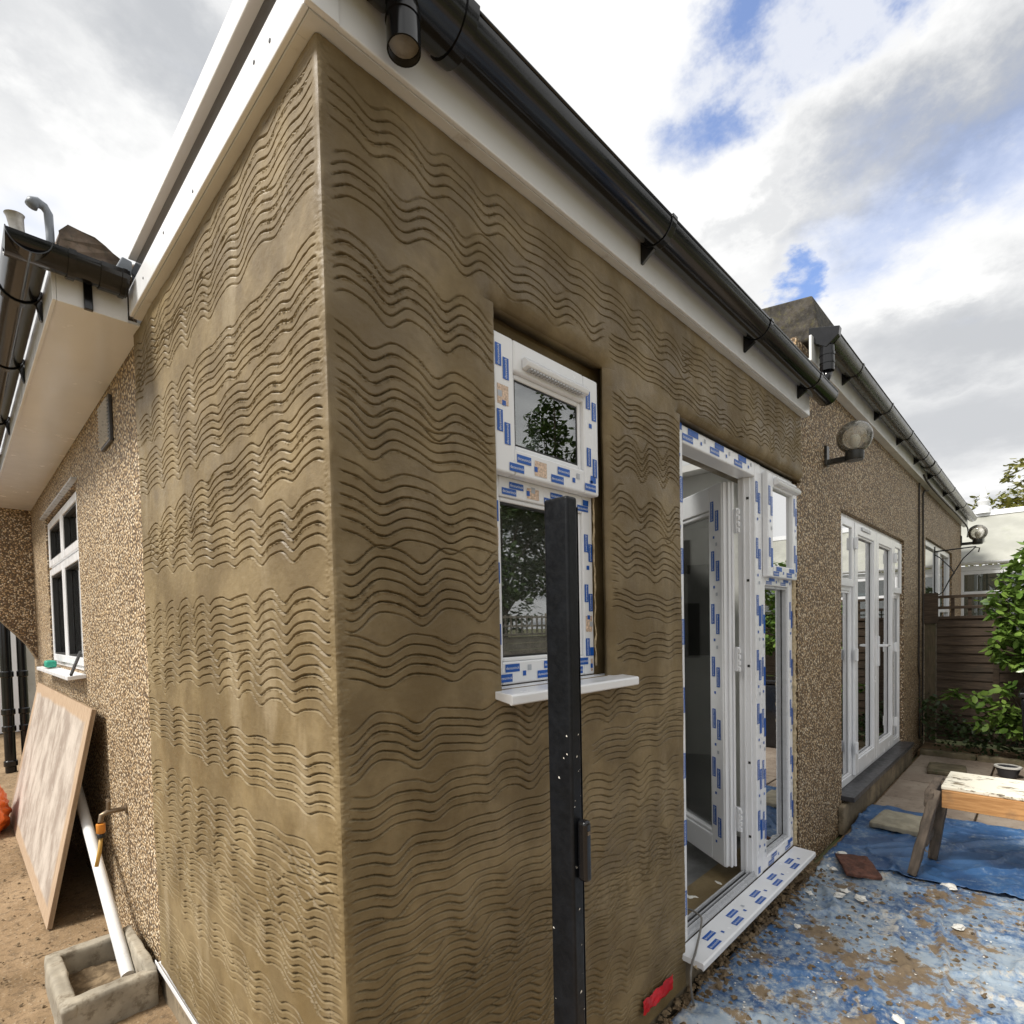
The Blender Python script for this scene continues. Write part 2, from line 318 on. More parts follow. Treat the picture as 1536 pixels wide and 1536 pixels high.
def npmesh(name, V, Q, mat, parent=None, smooth=True, kind=None):
    me = bpy.data.meshes.new(name); nq = len(Q); k = Q.shape[1]
    me.vertices.add(len(V)); me.vertices.foreach_set('co', np.ascontiguousarray(V, np.float32).ravel())
    me.loops.add(nq*k); me.loops.foreach_set('vertex_index', np.ascontiguousarray(Q, np.int32).ravel())
    me.polygons.add(nq); me.polygons.foreach_set('loop_start', np.arange(0, nq*k, k, dtype=np.int32)); me.polygons.foreach_set('loop_total', np.full(nq, k, np.int32))
    me.polygons.foreach_set('use_smooth', np.full(nq, smooth)); me.materials.append(M[mat]); me.update(calc_edges=True); me.validate()
    o = bpy.data.objects.new(name, me); COL.objects.link(o); o.parent = parent
    if kind: o['kind'] = kind
    return o
def vnoise(X, Y, freq, seed, octv=4, g=.55):
    out = np.zeros(np.broadcast(X, Y).shape); amp = 1; tot = 0
    for k in range(octv):
        r = np.random.default_rng(seed+k*77); N = 256; G = r.random((N, N))
        x = X*freq+13.7*k+40; y = Y*freq+7.1*k+40; xi = np.floor(x).astype(int); yi = np.floor(y).astype(int); fx = x-xi; fy = y-yi
        fx = fx*fx*(3-2*fx); fy = fy*fy*(3-2*fy); xi %= N; yi %= N; x1 = (xi+1) % N; y1 = (yi+1) % N
        out = out+amp*((G[xi, yi]*(1-fx)+G[x1, yi]*fx)*(1-fy)+(G[xi, y1]*(1-fx)+G[x1, y1]*fx)*fy); tot += amp; amp *= g; freq *= 2.03
    return out/tot-.5
def text_mesh(body, size):
    cu = bpy.data.curves.new('t', 'FONT'); cu.body = body; cu.size = size; cu.resolution_u = 2; cu.align_x = 'CENTER'; cu.align_y = 'CENTER'
    o = bpy.data.objects.new('t', cu); me = bpy.data.meshes.new_from_object(o); vs = [tuple(v.co) for v in me.vertices]; fs = [tuple(p.vertices) for p in me.polygons]
    bpy.data.objects.remove(o); bpy.data.curves.remove(cu); bpy.data.meshes.remove(me); return vs, fs
TXT = text_mesh('deceuninck', .0165)
def frame_xz(mb, x0, x1, z0, z1, w, y0, y1, wb=None, wt=None):
    """rectangular frame standing in an x-z plane (members butt, no overlap)"""
    wb = wb or w; wt = wt or w
    mb.box((x0, y0, z0), (x0+w, y1, z1)); mb.box((x1-w, y0, z0), (x1, y1, z1)); mb.box((x0+w, y0, z0), (x1-w, y1, z0+wb)); mb.box((x0+w, y0, z1-wt), (x1-w, y1, z1)); return mb
def frame_yz(mb, y0, y1, z0, z1, w, x0, x1):
    mb.box((x0, y0, z0), (x1, y0+w, z1)); mb.box((x0, y1-w, z0), (x1, y1, z1)); mb.box((x0, y0+w, z0), (x1, y1-w, z0+w)); mb.box((x0, y0+w, z1-w), (x1, y1-w, z1)); return mb

# ================================================================== SETTING: ground
mb = MB(); mb.quad((-250, -250, -.07), (250, -250, -.07), (250, 250, -.07), (-250, 250, -.07)); g = mb.build('ground', 'far_ground'); g['kind'] = 'structure'
xs = np.linspace(-4.5, 1.02, 280); ys = np.linspace(-4, 11, 520); X, Y = np.meshgrid(xs, ys, indexing='ij')
Z = vnoise(X, Y, 1.3, 5, 5)*.035+vnoise(X, Y, 14, 9, 3)*.02-.008
idx = np.arange(X.size).reshape(X.shape); Q = np.stack([idx[:-1, :-1], idx[1:, :-1], idx[1:, 1:], idx[:-1, 1:]], -1).reshape(-1, 4)
g = npmesh('soil', np.stack([X, Y, Z], -1).reshape(-1, 3), Q, 'soil'); g['kind'] = 'structure'
patio = MB().box((1.0, -3.2, -.068), (6.62, -.0, -.045)).build('patio', 'soil'); patio['kind'] = 'structure'
for i in range(9):
    for j in range(6):
        x0 = 1.02+i*.62; y0 = -.03-.6*(j+1); r = random.Random(i*17+j)
        z = -.004+r.uniform(-.003, .003)
        o = MB().box((-.303, -.293, -.04), (.303, .293, 0)).build('slab', 'slab', patio, .006) if i == j == 0 else None
        if o is None: o = SL.copy(); COL.objects.link(o)
        else: SL = o
        o.location = (x0+.31, y0+.3, z); o.rotation_euler = (r.uniform(-.004, .004), r.uniform(-.004, .004), 0)
# loose crumbs on the soil
def crumbs(name, mat, n, fx, size, kind='stuff', parent=None, label=None, cat=None):
    V = []; Q = []
    for i in range(n):
        x, y, z = fx(); s = size*random.uniform(.35, 1.0)**1.5; a = random.uniform(0, 6.3); o = len(V)
        P = [(1, 0, .0), (-.3, .9, .0), (-.8, -.6, .0), (.4, -.8, .0), (.2, .1, .75), (-.35, .1, .55)]
        for p in P:
            px, py = p[0]*random.uniform(.7, 1.2), p[1]*random.uniform(.6, 1.1); V.append((x+s*(px*math.cos(a)-py*math.sin(a)), y+s*(px*math.sin(a)+py*math.cos(a)), z-.002+s*p[2]*random.uniform(.5, 1)))
        Q += [(o, o+1, o+4), (o+1, o+5, o+4), (o+1, o+2, o+5), (o+2, o+3, o+5), (o+3, o+4, o+5), (o+3, o, o+4)]
    o = npmesh(name, np.array(V), np.array(Q), mat, parent, False, kind)
    if label: tag(o, label, cat)
    return o
crumbs('soil_crumbs', 'clod', 2600, lambda: (random.uniform(-1.6, .0), random.uniform(.6, 4.8), random.uniform(-.004, .004)), .011, label='loose crumbs of soil scattered beside the house', cat='soil')

# ================================================================== EXTENSION
ext = thing('rendered_extension', 'flat roofed extension freshly coated in brown render combed with wavy lines', 'extension')
XE = 2.86                                    # right hand end of the render
YS, YF = .02, .055                           # window: sash face, frame face
D0, D1, DZ = 1.425, 2.785, 2.205             # door opening
wl_, wr_ = at(739.8, 495, 'y', YS)[0]-.012, at(897, 640, 'y', YS)[0]+.012
wt_, wb_ = at(739.8, 495, 'y', YS)[2]+.012, 1.262
ZT = 2.556; ZB = .135
def skin(name, s, z, holes, seed, tops, bands, lim=None, mapf=None, corner_r=.008, gw=.00088):
    """one face of the render as a fine relief: combed grooves with burrs, trowel marks, rounded arrises"""
    r = np.random.default_rng(seed); ns, nz = len(s), len(z); dz = z[1]-z[0]
    Sg, Zg = np.meshgrid(s, z, indexing='ij')
    H = vnoise(Sg, Zg, 2.6, seed, 4)*.010+vnoise(Sg, Zg*.6, 9, seed+5, 4)*.0045+vnoise(Sg, Zg, 90, seed+9, 3)*.0013
    G = np.zeros_like(H)                     # groove relief
    fine = np.repeat(r.random((ns+3)//2), 2)[:ns]
    cols = np.arange(ns)
    for (zc, x0, x1, nt, pitch, amp, lam, ph, tilt, dep) in bands:
        ang = 2*np.pi*s/lam+ph+.7*np.sin(s*2.3+ph*3)
        ang = ang+2.2*vnoise(s*2.6, np.full(ns, zc*5), 1, seed+int(zc*991), 2); amod = np.clip(1+2.6*vnoise(s*3.3, np.full(ns, zc*7+3), 1, seed+int(zc*773), 2), .35, 1.45)
        wave = amp*(np.sin(ang)+.22*np.sin(2*ang+1.0))*amod+tilt*(s-x0)+.012*np.sin(s*2.2+ph*1.7)
        for k in range(nt):
            a0 = x0+r.uniform(-.0, .12)*(abs(k-nt/2+.5) > nt/2-1.2); a1 = x1-r.uniform(0, .2)*(abs(k-nt/2+.5) > nt/2-1.2)
            line = zc+(k-(nt-1)/2)*pitch+wave+r.normal(0, .0012)
            fade = np.clip((s-a0)/.03, 0, 1)*np.clip((a1-s)/.03, 0, 1)
            edge_l = 1 if abs(k-nt/2+.5) < nt/2-1 else r.uniform(.45, .95)
            d0 = dep*edge_l*fade*(.72+.5*r.random(ns//9+2).repeat(9)[:ns])
            rough = np.clip(vnoise(s*7, np.full(ns, zc*9+k*.37), 1, seed+k, 2)*5+.55, 0, 1)      # where the comb tore crumbs out
            jag = rough*(r.random(ns)-.35)
            slope = np.sqrt(1+np.gradient(wave, s)**2)
            half = (gw+.0011*np.clip(jag, -.5, 1))*slope
            i0 = np.round((line-z[0])/dz).astype(int)
            for q in range(-9, 10):
                ii = i0+q; ok = (ii >= 0) & (ii < nz) & (d0 > .0002)
                c = cols[ok]; rr = ii[ok]; d = z[rr]-line[ok]; sl_ = slope[ok]
                prof = -d0[ok]*np.clip((half[ok]*1.9-np.abs(d))/(half[ok]*.55), 0, 1)
                G[c, rr] = np.minimum(G[c, rr], prof)
                burr = d0[ok]*(.04+.95*np.clip(jag[ok]-.1, 0, 1))*np.exp(-((d+.0036*sl_)/(.0013*sl_))**2)+.02*d0[ok]*np.exp(-((d-.004*sl_)/(.0015*sl_))**2)
                m_ = G[c, rr] > -.0004
                G[c[m_], rr[m_]] = np.maximum(G[c[m_], rr[m_]], burr[m_])
    wgt = np.clip((Sg-.018)/.02, 0, 1)*np.clip((tops-.012-Zg)/.015, 0, 1)
    if lim is not None: wgt *= np.clip((lim[None, :]-.02-Sg)/.02, 0, 1)
    dead = np.zeros_like(H, bool)
    for (a, b, c, d, rl, rr_, rb, rt_) in holes:
        wob = vnoise(Sg*0+Zg*.3, Sg+Zg, 6, seed+31, 3)*.010
        dx = np.maximum(np.maximum(a-Sg, Sg-b), 0); dzv = np.maximum(np.maximum(c-Zg, Zg-d), 0); dd = np.hypot(dx, dzv)
        rad = np.where(Zg > d, rt_, np.where(Sg > b, rr_, np.where(Sg < a, rl, rb)))
        rad = rad*(1+np.clip(wob*20, -.3, .3))
        k = np.clip(rad-dd, 0, None); H -= np.where(dd < rad, rad-np.sqrt(np.maximum(rad**2-k**2, 0)), 0)*.999
        wgt *= np.clip((dd-rad*.55)/.018, 0, 1)
        dead |= (Sg > a+1e-6) & (Sg < b-1e-6) & (Zg > c+1e-6) & (Zg < d-1e-6)
    H *= np.clip((Sg-s[0])/.03, 0, 1)
    k = np.clip(corner_r-Sg, 0, None); H -= corner_r-np.sqrt(np.maximum(corner_r**2-k**2, 0))
    if lim is not None:
        dl = lim[None, :]-Sg; k = np.clip(.03-dl, 0, .03); H -= .03-np.sqrt(.03**2-k**2)
    H += G*wgt
    # dragged blobs along the arris
    lump = vnoise(Zg[0]*40, Zg[0]*0+3, 1, 99, 3)*.003
    H[:6] += lump[None, :]*np.array([0, .4, .9, 1, .7, .3])[:, None]
    H += vnoise(Sg, Zg, 170, seed+61, 2)*.0032*np.exp(-((Sg-.016)/.013)**2)*np.clip(vnoise(Sg*0, Zg, 6, seed+62, 3)*5+.7, .15, 1.4)
    V = mapf(Sg, Zg, H).reshape(-1, 3)
    idx = np.arange(ns*nz).reshape(ns, nz)
    keep = ~(dead[:-1, :-1] | dead[1:, :-1] | dead[1:, 1:] | dead[:-1, 1:])
    if lim is not None: keep &= (Sg[1:, 1:] <= lim[None, 1:])
    hc = [(a+b)/2 for (a, b, *_) in holes]
    smid = (Sg[:-1, :-1]+Sg[1:, 1:])/2; zmid = (Zg[:-1, :-1]+Zg[1:, 1:])/2
    for (a, b, c, d, *_) in holes: keep &= ~((smid > a) & (smid < b) & (zmid > c) & (zmid < d))
    Q = np.stack([idx[:-1, :-1], idx[1:, :-1], idx[1:, 1:], idx[:-1, 1:]], -1)[keep]
    used = np.unique(Q); rem = np.full(ns*nz, -1); rem[used] = np.arange(len(used))
    return V[used], rem[Q]
def bandset(seed, L, zlo, zhi, step, amp, lam, ntu=(5, 8), pit=(.0195, .0235), cross=.45):
    r = np.random.default_rng(seed); out = []; z = zlo
    while z < zhi:
        x = -.1-r.random()*.3
        while x < L:
            ln = r.uniform(1.0, 2.4) if L > 2 else r.uniform(1.5, 2.2); f = (z-zlo)/(zhi-zlo)
            nt = int(r.integers(*ntu)) if f > .35 else int(r.integers(6, 9)); out.append((z+r.normal(0, .012), x, min(x+ln, L+.3), nt, r.uniform(*pit)*(1 if f > .3 else .9), amp*r.uniform(.75, 1.25)*(1 if f > .35 else .85), lam*r.uniform(.85, 1.15)*(1 if f > .35 else .86), r.uniform(0, 6.3), r.normal(0, .022), r.uniform(.0075, .0098)))
            x += ln*r.uniform(.94, 1.05)
        if r.random() < cross and z < 1.3: xx = r.uniform(0, L*.8); out.append((z+r.uniform(-.05, .05), xx, xx+r.uniform(.25, .5), 4, .019, amp*r.uniform(.5, 1.1), lam*r.uniform(.8, 1.2), r.uniform(0, 6.3), r.normal(0, .12), .006))
        z += step*r.uniform(.88, 1.18)*(1.0 if z > .9 else .8)
    return out
def spaced(a, b, d0, d1, snaps=()):
    s = [a]
    while s[-1] < b: s.append(s[-1]+d0+(d1-d0)*(s[-1]-a)/(b-a))
    s = np.array(s); s[-1] = b
    for q in snaps: s[np.argmin(abs(s-q))] = q
    return s
CR = .008; K0 = CR*(1-math.sqrt(.5))
zr = np.arange(.02, ZT, .00135)
def zsnap(v): return zr[np.argmin(abs(zr-v))]
wt_, wb_, DZ = (float(zsnap(v)) for v in (wt_, wb_, DZ))
WT = float(zsnap(wt_+.04))                   # the plaster head stands above the frame
s1 = spaced(K0, XE+.03,   .0036, .0095, (wl_, wr_, D0, D1))
lim = XE-.005+vnoise(zr*0, zr, 9, 3, 4)*.035+np.where(abs(zr-2.17) < .09, .03, 0)
b1 = bandset(3, XE, .16, 2.55, .146, .0125, .17, cross=.6)
V, Q = skin('front', s1, zr, [(wl_, wr_, wb_, WT, .012, .045, .01, .058), (D0, XE+.2, -1, DZ, .008, .02, .01, .058)], 41, ZT, b1, lim, lambda s, z, h: np.stack([s, -h, z], -1))
npmesh('front_render', V, Q, 'render', ext)
LE = 1.505
zl = np.arange(ZB, ZT, .0014); s2 = spaced(K0, LE, .0042, .0068)
b2 = bandset(8, LE, .2, 2.55, .172, .0108, .19, (5, 8), (.0205, .0235), .4)
lim2 = LE-.004+vnoise(zl*0, zl, 12, 8, 3)*.012
V, Q = skin('side', s2, zl, [], 57, ZT, b2, lim2, lambda s, z, h: np.stack([-h, s, z], -1), gw=.00105)
npmesh('side_render', V, Q[:, ::-1], 'render', ext)
# masonry core behind the render (reveals are its openings)
YC, YB = .06, .27
core = MB()
core.box((.016, YC, -.06), (wl_, YB, 2.75)); core.box((wl_, YC, -.06), (wr_, YB, wb_)); core.box((wl_, YC, WT), (wr_, YB, 2.75)); core.box((wr_, YC, -.06), (D0, YB, 2.75))
core.box((D0, YC, DZ), (XE+.2, YB, 2.75)); core.box((D0, YC, -.06), (XE, YB, .125)); core.box((D1+.012, YC+.01, .125), (XE, YB, DZ))
core.build('wall_core', 'render', ext)
mb = MB(); mb.prism([(.058, WT-.0005), (.064, wt_+.012), (.085, wt_+.001), (YB, wt_+.001), (YB, WT-.0005)], 'x', wl_, wr_); mb.build('window_head', 'render', ext)
mb = MB(); mb.box((wl_-.03, .0125, wb_), (wl_-.0005, YC+.0005, WT)); mb.box((wl_, .0105, wb_-.03), (wr_, YC+.0005, wb_-.0005)); mb.box((D0-.03, .0085, .125), (D0-.0005, YC+.0005, DZ-.02)); mb.build('reveal', 'render', ext)
side = MB(); side.box((.018, YB, -.06), (.26, LE, 2.75)); side.build('side_core', 'plaster', ext)
pl = MB(); pl.box((.006, .03, -.05), (.018, LE-.01, ZB-.004)); pl.build('plinth', 'plinth', ext, .004)
pl = MB(); pl.box((D0-.3, .004, -.05), (XE-.02, YC-.001, .116)); pl.build('plinth', 'plinth', ext, .006)
mb = MB(); mb.box((-.012, .03, ZB-.006), (.02, LE-.005, ZB-.001)); mb.box((-.012, .03, ZB-.001), (-.0095, LE-.005, ZB+.012)); mb.build('base_bead', 'pvc', ext)
# interior
MB().box((.26, YB, .06), (XE, 3.0, .105)).build('floor', 'room_floor', ext)
MB().box((.26, 3.0, .0), (XE, 3.1, 2.75)).build('back_wall', 'plaster', ext)
mb = MB(); mb.box((.262, YB+.0005, .106), (wl_-.01, YB+.013, 2.359)); mb.box((wr_+.01, YB+.0005, .106), (D0-.01, YB+.013, 2.359)); mb.box((D0-.01, YB+.0005, DZ+.01), (XE-.041, YB+.013, 2.359)); mb.build('bounce_lining', 'plaster', ext)  # pale inner wall face added to bounce light into the room
mb = MB(); mb.box((XE-.04, YB, .105), (XE, 2.4, 2.75)); mb.build('party_wall', 'plaster', ext)
RL = (.7, 2.7, .42, 2.2)                     # rooflight over the room, made up to brighten the inside
mb = MB(); mb.box((.26, YB, 2.36), (XE-.04, RL[2], 2.4)); mb.box((.26, RL[3], 2.36), (XE-.04, 3.0, 2.4)); mb.box((.26, RL[2], 2.36), (RL[0], RL[3], 2.4)); mb.box((RL[1], RL[2], 2.36), (XE-.04, RL[3], 2.4)); mb.build('ceiling', 'plasterboard', ext)
rl = part('added_rooflight', ext); mb = MB(); mb.box((RL[0]-.04, RL[2]-.04, 2.401), (RL[0], RL[3]+.04, 2.9)); mb.box((RL[1], RL[2]-.04, 2.401), (RL[1]+.04, RL[3]+.04, 2.9)); mb.box((RL[0], RL[2]-.04, 2.401), (RL[1], RL[2], 2.9)); mb.box((RL[0], RL[3], 2.401), (RL[1], RL[3]+.04, 2.9)); mb.build('kerb', 'pvc', rl)
MB().box((RL[0]-.05, RL[2]-.05, 2.901), (RL[1]+.05, RL[3]+.05, 2.907)).build('pane', 'glass_clear', rl)
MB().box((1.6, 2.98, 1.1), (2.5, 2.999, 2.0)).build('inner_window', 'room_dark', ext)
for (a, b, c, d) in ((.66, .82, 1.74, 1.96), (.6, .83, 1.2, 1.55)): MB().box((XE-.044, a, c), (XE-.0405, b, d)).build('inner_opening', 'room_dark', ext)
for (a, b, c, d) in ((.86, 1.1, 1.75, 1.95), (.9, 1.05, 1.5, 1.7)): MB().box((XE-.05, a, c), (XE-.0445, b, d)).build('paper_notice', 'blind', ext)
# roof, fascias, kerb trim
mb = MB(); a_, b_, c_, d_ = RL[0]-.041, RL[1]+.041, RL[2]-.041, RL[3]+.041; mb.box((.0, .0, 2.752), (XE+.1, c_, 2.78)); mb.box((.0, d_, 2.752), (XE+.1, 3.1, 2.78)); mb.box((.0, c_, 2.752), (a_, d_, 2.78)); mb.box((b_, c_, 2.752), (XE+.1, d_, 2.78)); mb.build('roof_deck', 'roof_grp', ext)
OV = .036
mb = MB(); mb.box((-OV, -OV, 2.56), (XE+.0, -OV+.012, 2.76)); f1 = mb.build('fascia', 'pvc', ext, .003)
mb = MB(); mb.box((-OV, -OV+.0125, 2.56), (-OV+.012, 1.36, 2.652)); mb.build('fascia', 'pvc', ext, .003)
mb = MB(); mb.box((-OV+.0125, -OV+.0125, 2.5575), (XE-.002, .03, 2.5665)); mb.box((-OV+.0125, .0305, 2.5575), (.02, 1.36, 2.5665)); mb.build('soffit', 'pvc_dirty', ext)
mb = MB(); mb.box((-.023, -.02, 2.654), (.0, 1.36, 2.727)); mb.build('drip_felt', 'black_pvc', ext)
mb = MB(); mb.prism([(-.046, 2.728), (-.022, 2.728), (.06, 2.756), (.06, 2.80), (-.038, 2.80), (-.046, 2.792)], 'y', -.05, 1.3); mb.build('roof_trim', 'pvc', ext, .003)
mb = MB(); mb.box((-OV-.002, -OV-.003, 2.5585), (.028, -OV-.0005, 2.752)); mb.build('corner_trim', 'pvc', ext, .001)
for k, (y, z) in enumerate(((.12, 2.60), (.2, 2.615), (.62, 2.585), (.9, 2.62), (1.15, 2.60))): MB().lathe([(0, .0012), (.004, .001), (.0045, 0)], (-OV-.0003, y, z), 8, (-1, 0, 0)).build('nail_head', 'grey_plastic', ext)
# gutter
def half_round(yc, zc, r, t=.003, n=14, a0=0.):
    o = [(yc+r*math.cos(math.pi+a0+(math.pi-2*a0)*k/n), zc+r*math.sin(math.pi+a0+(math.pi-2*a0)*k/n)) for k in range(n+1)]
    i = [(yc+(r-t)*math.cos(math.pi+a0+(math.pi-2*a0)*k/n), zc+(r-t)*math.sin(math.pi+a0+(math.pi-2*a0)*k/n)) for k in range(n+1)]
    return o+i[::-1]
GY, GZ, GR = -.096, 2.684, .057
gut = part('gutter', ext)
MB().prism(half_round(GY, GZ, GR), 'x', -.02, 2.955).build('channel', 'black_pvc', gut, smooth='auto')
mb = MB(); mb.tube([(-.02, GY-GR, GZ), (2.955, GY-GR, GZ)], .004, 8); mb.build('rim', 'black_pvc', gut, smooth=True)
mb = MB(); mb.prism([(GY+(GR+.001)*math.cos(math.pi+math.pi*k/14), GZ+(GR+.001)*math.sin(math.pi+math.pi*k/14)) for k in range(15)], 'x', 2.955, 2.962); mb.build('stop_end', 'black_pvc', gut)
def bracket(parent, x, yc, zc, r, yfas, mat='black_pvc'):
    mb = MB(); mb.prism(half_round(yc, zc, r+.004, .0035), 'x', x-.014, x+.014)
    mb.prism([(yfas, zc-.088), (yfas, zc-.004), (yc+.02, zc-.004), (yc+.01, zc-r-.004), (yfas-.006, zc-.088)], 'x', x-.006, x+.006)
    mb.box((x-.014, yc-r-.006, zc-.004), (x+.014, yc-r+.006, zc+.008))
    return mb.build('bracket', mat, parent, .0015)
for x in (1.10, 1.94, 2.65): bracket(gut, x, GY, GZ, GR, -OV)
mb = MB(); mb.prism(half_round(GY, GZ, GR+.006, .005), 'x', .10, .26); mb.prism(half_round(GY, GZ, GR+.010, .009), 'x', .245, .275); mb.prism(half_round(GY, GZ, GR+.010, .009), 'x', .085, .115)
mb.build('outlet_body', 'black_pvc', gut, smooth='auto')
mb = MB(); cx_, cy_ = .135, GY+.004
for ro, z0, z1 in ((.033, 2.548, 2.640), (.035, 2.60, 2.612)):
    mb.lathe([(ro-.003, z0), (ro, z0), (ro, z1), (ro-.003, z1), (ro-.003, z0)], (cx_, cy_, 0), 28)
mb.build('spout', 'black_pvc', gut, smooth='auto')
mb = MB(); mb.lathe([(0, 2.566), (.0295, 2.562)], (cx_, cy_, 0), 24); mb.build('spout_glint', 'zinc', gut, smooth=True)  # pale disc added inside the pipe end, imitating a glassy reflection

# ---- printed protective tape
def tape(mb, o, u, v, L, Wd, seed=0, period=.23, text=True, start=.06, sticker=False, l=.08):
    r = random.Random(seed); o, u, v = Vector(o), Vector(u), Vector(v); n = u.cross(v).normalized()
    def rect(a, b, c, d, k, h=.0006):
        b, d = max(b, .02), min(d, .98); a, c = max(a, .0), min(c, L)
        if c-a < .008 or d-b < .05: return
        mb.k = k; mb.quad(*(o+u*p+v*(q*Wd)+n*h for p, q in ((a, b), (c, b), (c, d), (a, d))))
    p = start
    while p < L-.02:
        w = min(.026*(l/.08)**.5/Wd, .44); sh = r.uniform(-.04, .04)
        for (dp, q) in ((0, .06+sh), (l*.52, .54+sh)):
            rect(p+dp, q, p+dp+l, q+w, 0)
            if text and p+dp+l < L and q+w < .98:
                vs, fs = TXT; mb.k = 1; c = o+u*(p+dp+l/2)+v*((q+w/2)*Wd)+n*.0011; mb.add([c+u*x*(l/.08)+v*y*(l/.08) for x, y, z in vs], fs)
        rect(p+l*1.75, .3, p+l*1.75+.013, .3+.014/Wd, 0); rect(p+l*1.75+.003, .36, p+l*1.75+.010, .36+.006/Wd, 1, .0009)
        rect(p+l*2.1, .55, p+l*2.1+.016, .55+.016/Wd, 2) if r.random() < .6 else None
        if sticker and r.random() < .5: rect(p+.1, .12, p+.15, .85, 3, .0004)
        p += period*r.uniform(.94, 1.06)
PM = ['blue_print', 'white_print', 'grey_print', 'label_print']

# ---- small casement window
win = part('window', ext)
wz = at(746, 703, 'y', YS)[2]                     # bottom of the opening sash
fx0, fx1, fz0, fz1 = wl_+.004, wr_-.004, wb_+.003, wt_-.004
mb = MB(); frame_xz(mb, fx0, fx1, fz0, fz1, .05, YF, .125, .062); mb.box((fx0+.05, YF, wz-.055), (fx1-.05, .125, wz-.0)); mb.build('frame', 'pvc', win, .004)
mb = MB(); frame_xz(mb, wl_+.010, wr_-.012, wz-.004, wt_-.008, .074, YS, YF-.001, .07, .082); sash = mb.build('sash', 'pvc', win, .006, seg=3)
mb = MB(); frame_xz(mb, wl_+.084, wr_-.086, wz+.066, wt_-.09, .014, YS+.012, YF-.002); mb.build('glazing_bead', 'pvc', win, .004)
mb = MB(); frame_xz(mb, fx0+.05, fx1-.05, fz0+.062, wz-.055, .012, YF+.008, .1); mb.build('glazing_bead', 'pvc', win, .004)
mb = MB(); frame_xz(mb, fx0+.062, fx1-.062, fz0+.074, wz-.067, .005, YF+.014, .099); mb.build('gasket', 'rubber', win)
mb = MB(); frame_xz(mb, wl_+.098, wr_-.1, wz+.08, wt_-.104, .005, YS+.016, YF-.003); mb.build('gasket', 'rubber', win)
MB().box((wl_+.085, YF-.018, wz+.067), (wr_-.087, YF-.014, wt_-.091)).build('pane', 'glass', win)
MB().box((fx0+.051, YF+.02, fz0+.063), (fx1-.051, YF+.024, wz-.056)).build('pane', 'glass_pale', win)
mb = MB(); mb.box((wl_+.012, .126, fz0), (wr_-.012, .14, wz-.06)); mb.build('backing_board', 'plasterboard', win)  # pale board added behind the lower pane to lighten its glass
vy = YS-.001
mb = MB(); mb.prism([(vy, wt_-.078), (vy-.02, wt_-.074), (vy-.024, wt_-.062), (vy-.012, wt_-.048), (vy, wt_-.048)], 'x', wl_+.115, wr_-.085); mb.build('trickle_vent', 'pvc', win, .003)
mb = MB(); [mb.box((wl_+.13+k*.0125, vy-.0195, wt_-.0805), (wl_+.137+k*.0125, vy-.003, wt_-.0765)) for k in range(int((wr_-wl_-.235)/.0125))]; mb.build('vent_slots', 'pvc_grey', win)
mb = MB(); mb.prism([(-.062, wb_-.030), (-.056, wb_-.034), (-.05, wb_-.030), (.05, wb_-.012), (.05, wb_+.002), (-.058, wb_-.006), (-.062, wb_-.010)], 'x', wl_-.03, wr_+.075); mb.build('sill', 'pvc', win, .002)
mb = MB(); e = .0008
tape(mb, (wl_+.068, YS-e, wz+.03), (0, 0, 1), (-1, 0, 0), wt_-wz-.06, .056, 3, .165, start=.04, sticker=True, l=.056)
tape(mb, (wr_-.08, YS-e, wt_-.03), (0, 0, -1), (1, 0, 0), wt_-wz-.06, .062, 5, .165, start=.02, sticker=True, l=.056)
tape(mb, (wl_+.03, YS-e, wz+.002), (1, 0, 0), (0, 0, 1), wr_-wl_-.06, .056, 8, .165, start=.03, sticker=True, l=.056)
tape(mb, (fx0+.01, YF-e, wz-.052), (1, 0, 0), (0, 0, 1), fx1-fx0-.03, .04, 9, .165, start=.05, sticker=True, l=.056)
tape(mb, (fx0+.01, YF-e, fz0+.004), (1, 0, 0), (0, 0, 1), fx1-fx0-.02, .055, 10, .165, start=.02, sticker=True, l=.056)
tape(mb, (fx0+.049, YF-e, fz0+.05), (0, 0, 1), (-1, 0, 0), wz-fz0-.12, .046, 11, .165, sticker=True, l=.056)
tape(mb, (fx1-.048, YF-e, wz-.06), (0, 0, -1), (1, 0, 0), wz-fz0-.12, .045, 12, .165, sticker=True, l=.056)
mb.build('tape_print', PM, win, kind='stuff')
def foam_bead(name, pts, r, parent):
    mb = MB(); P = []
    for (a, b) in zip(pts, pts[1:]):
        n = max(3, int((Vector(b)-Vector(a)).length/.02))
        P += [Vector(a).lerp(Vector(b), k/n)+Vector((random.uniform(-1, 1), random.uniform(-.6, .6), random.uniform(-1, 1)))*.0025 for k in range(n)]
    mb.tube(P, [r*random.uniform(.5, 1.3) for _ in P], 7); return mb.build(name, 'foam', parent, smooth=True)
foam_bead('foam_seal', [(wl_+.003, YF-.006, wb_+.01), (wl_+.003, YF-.006, wt_-.003), (wr_-.003, YF-.006, wt_-.003), (wr_-.003, YF-.006, wb_+.01)], .0032, win)

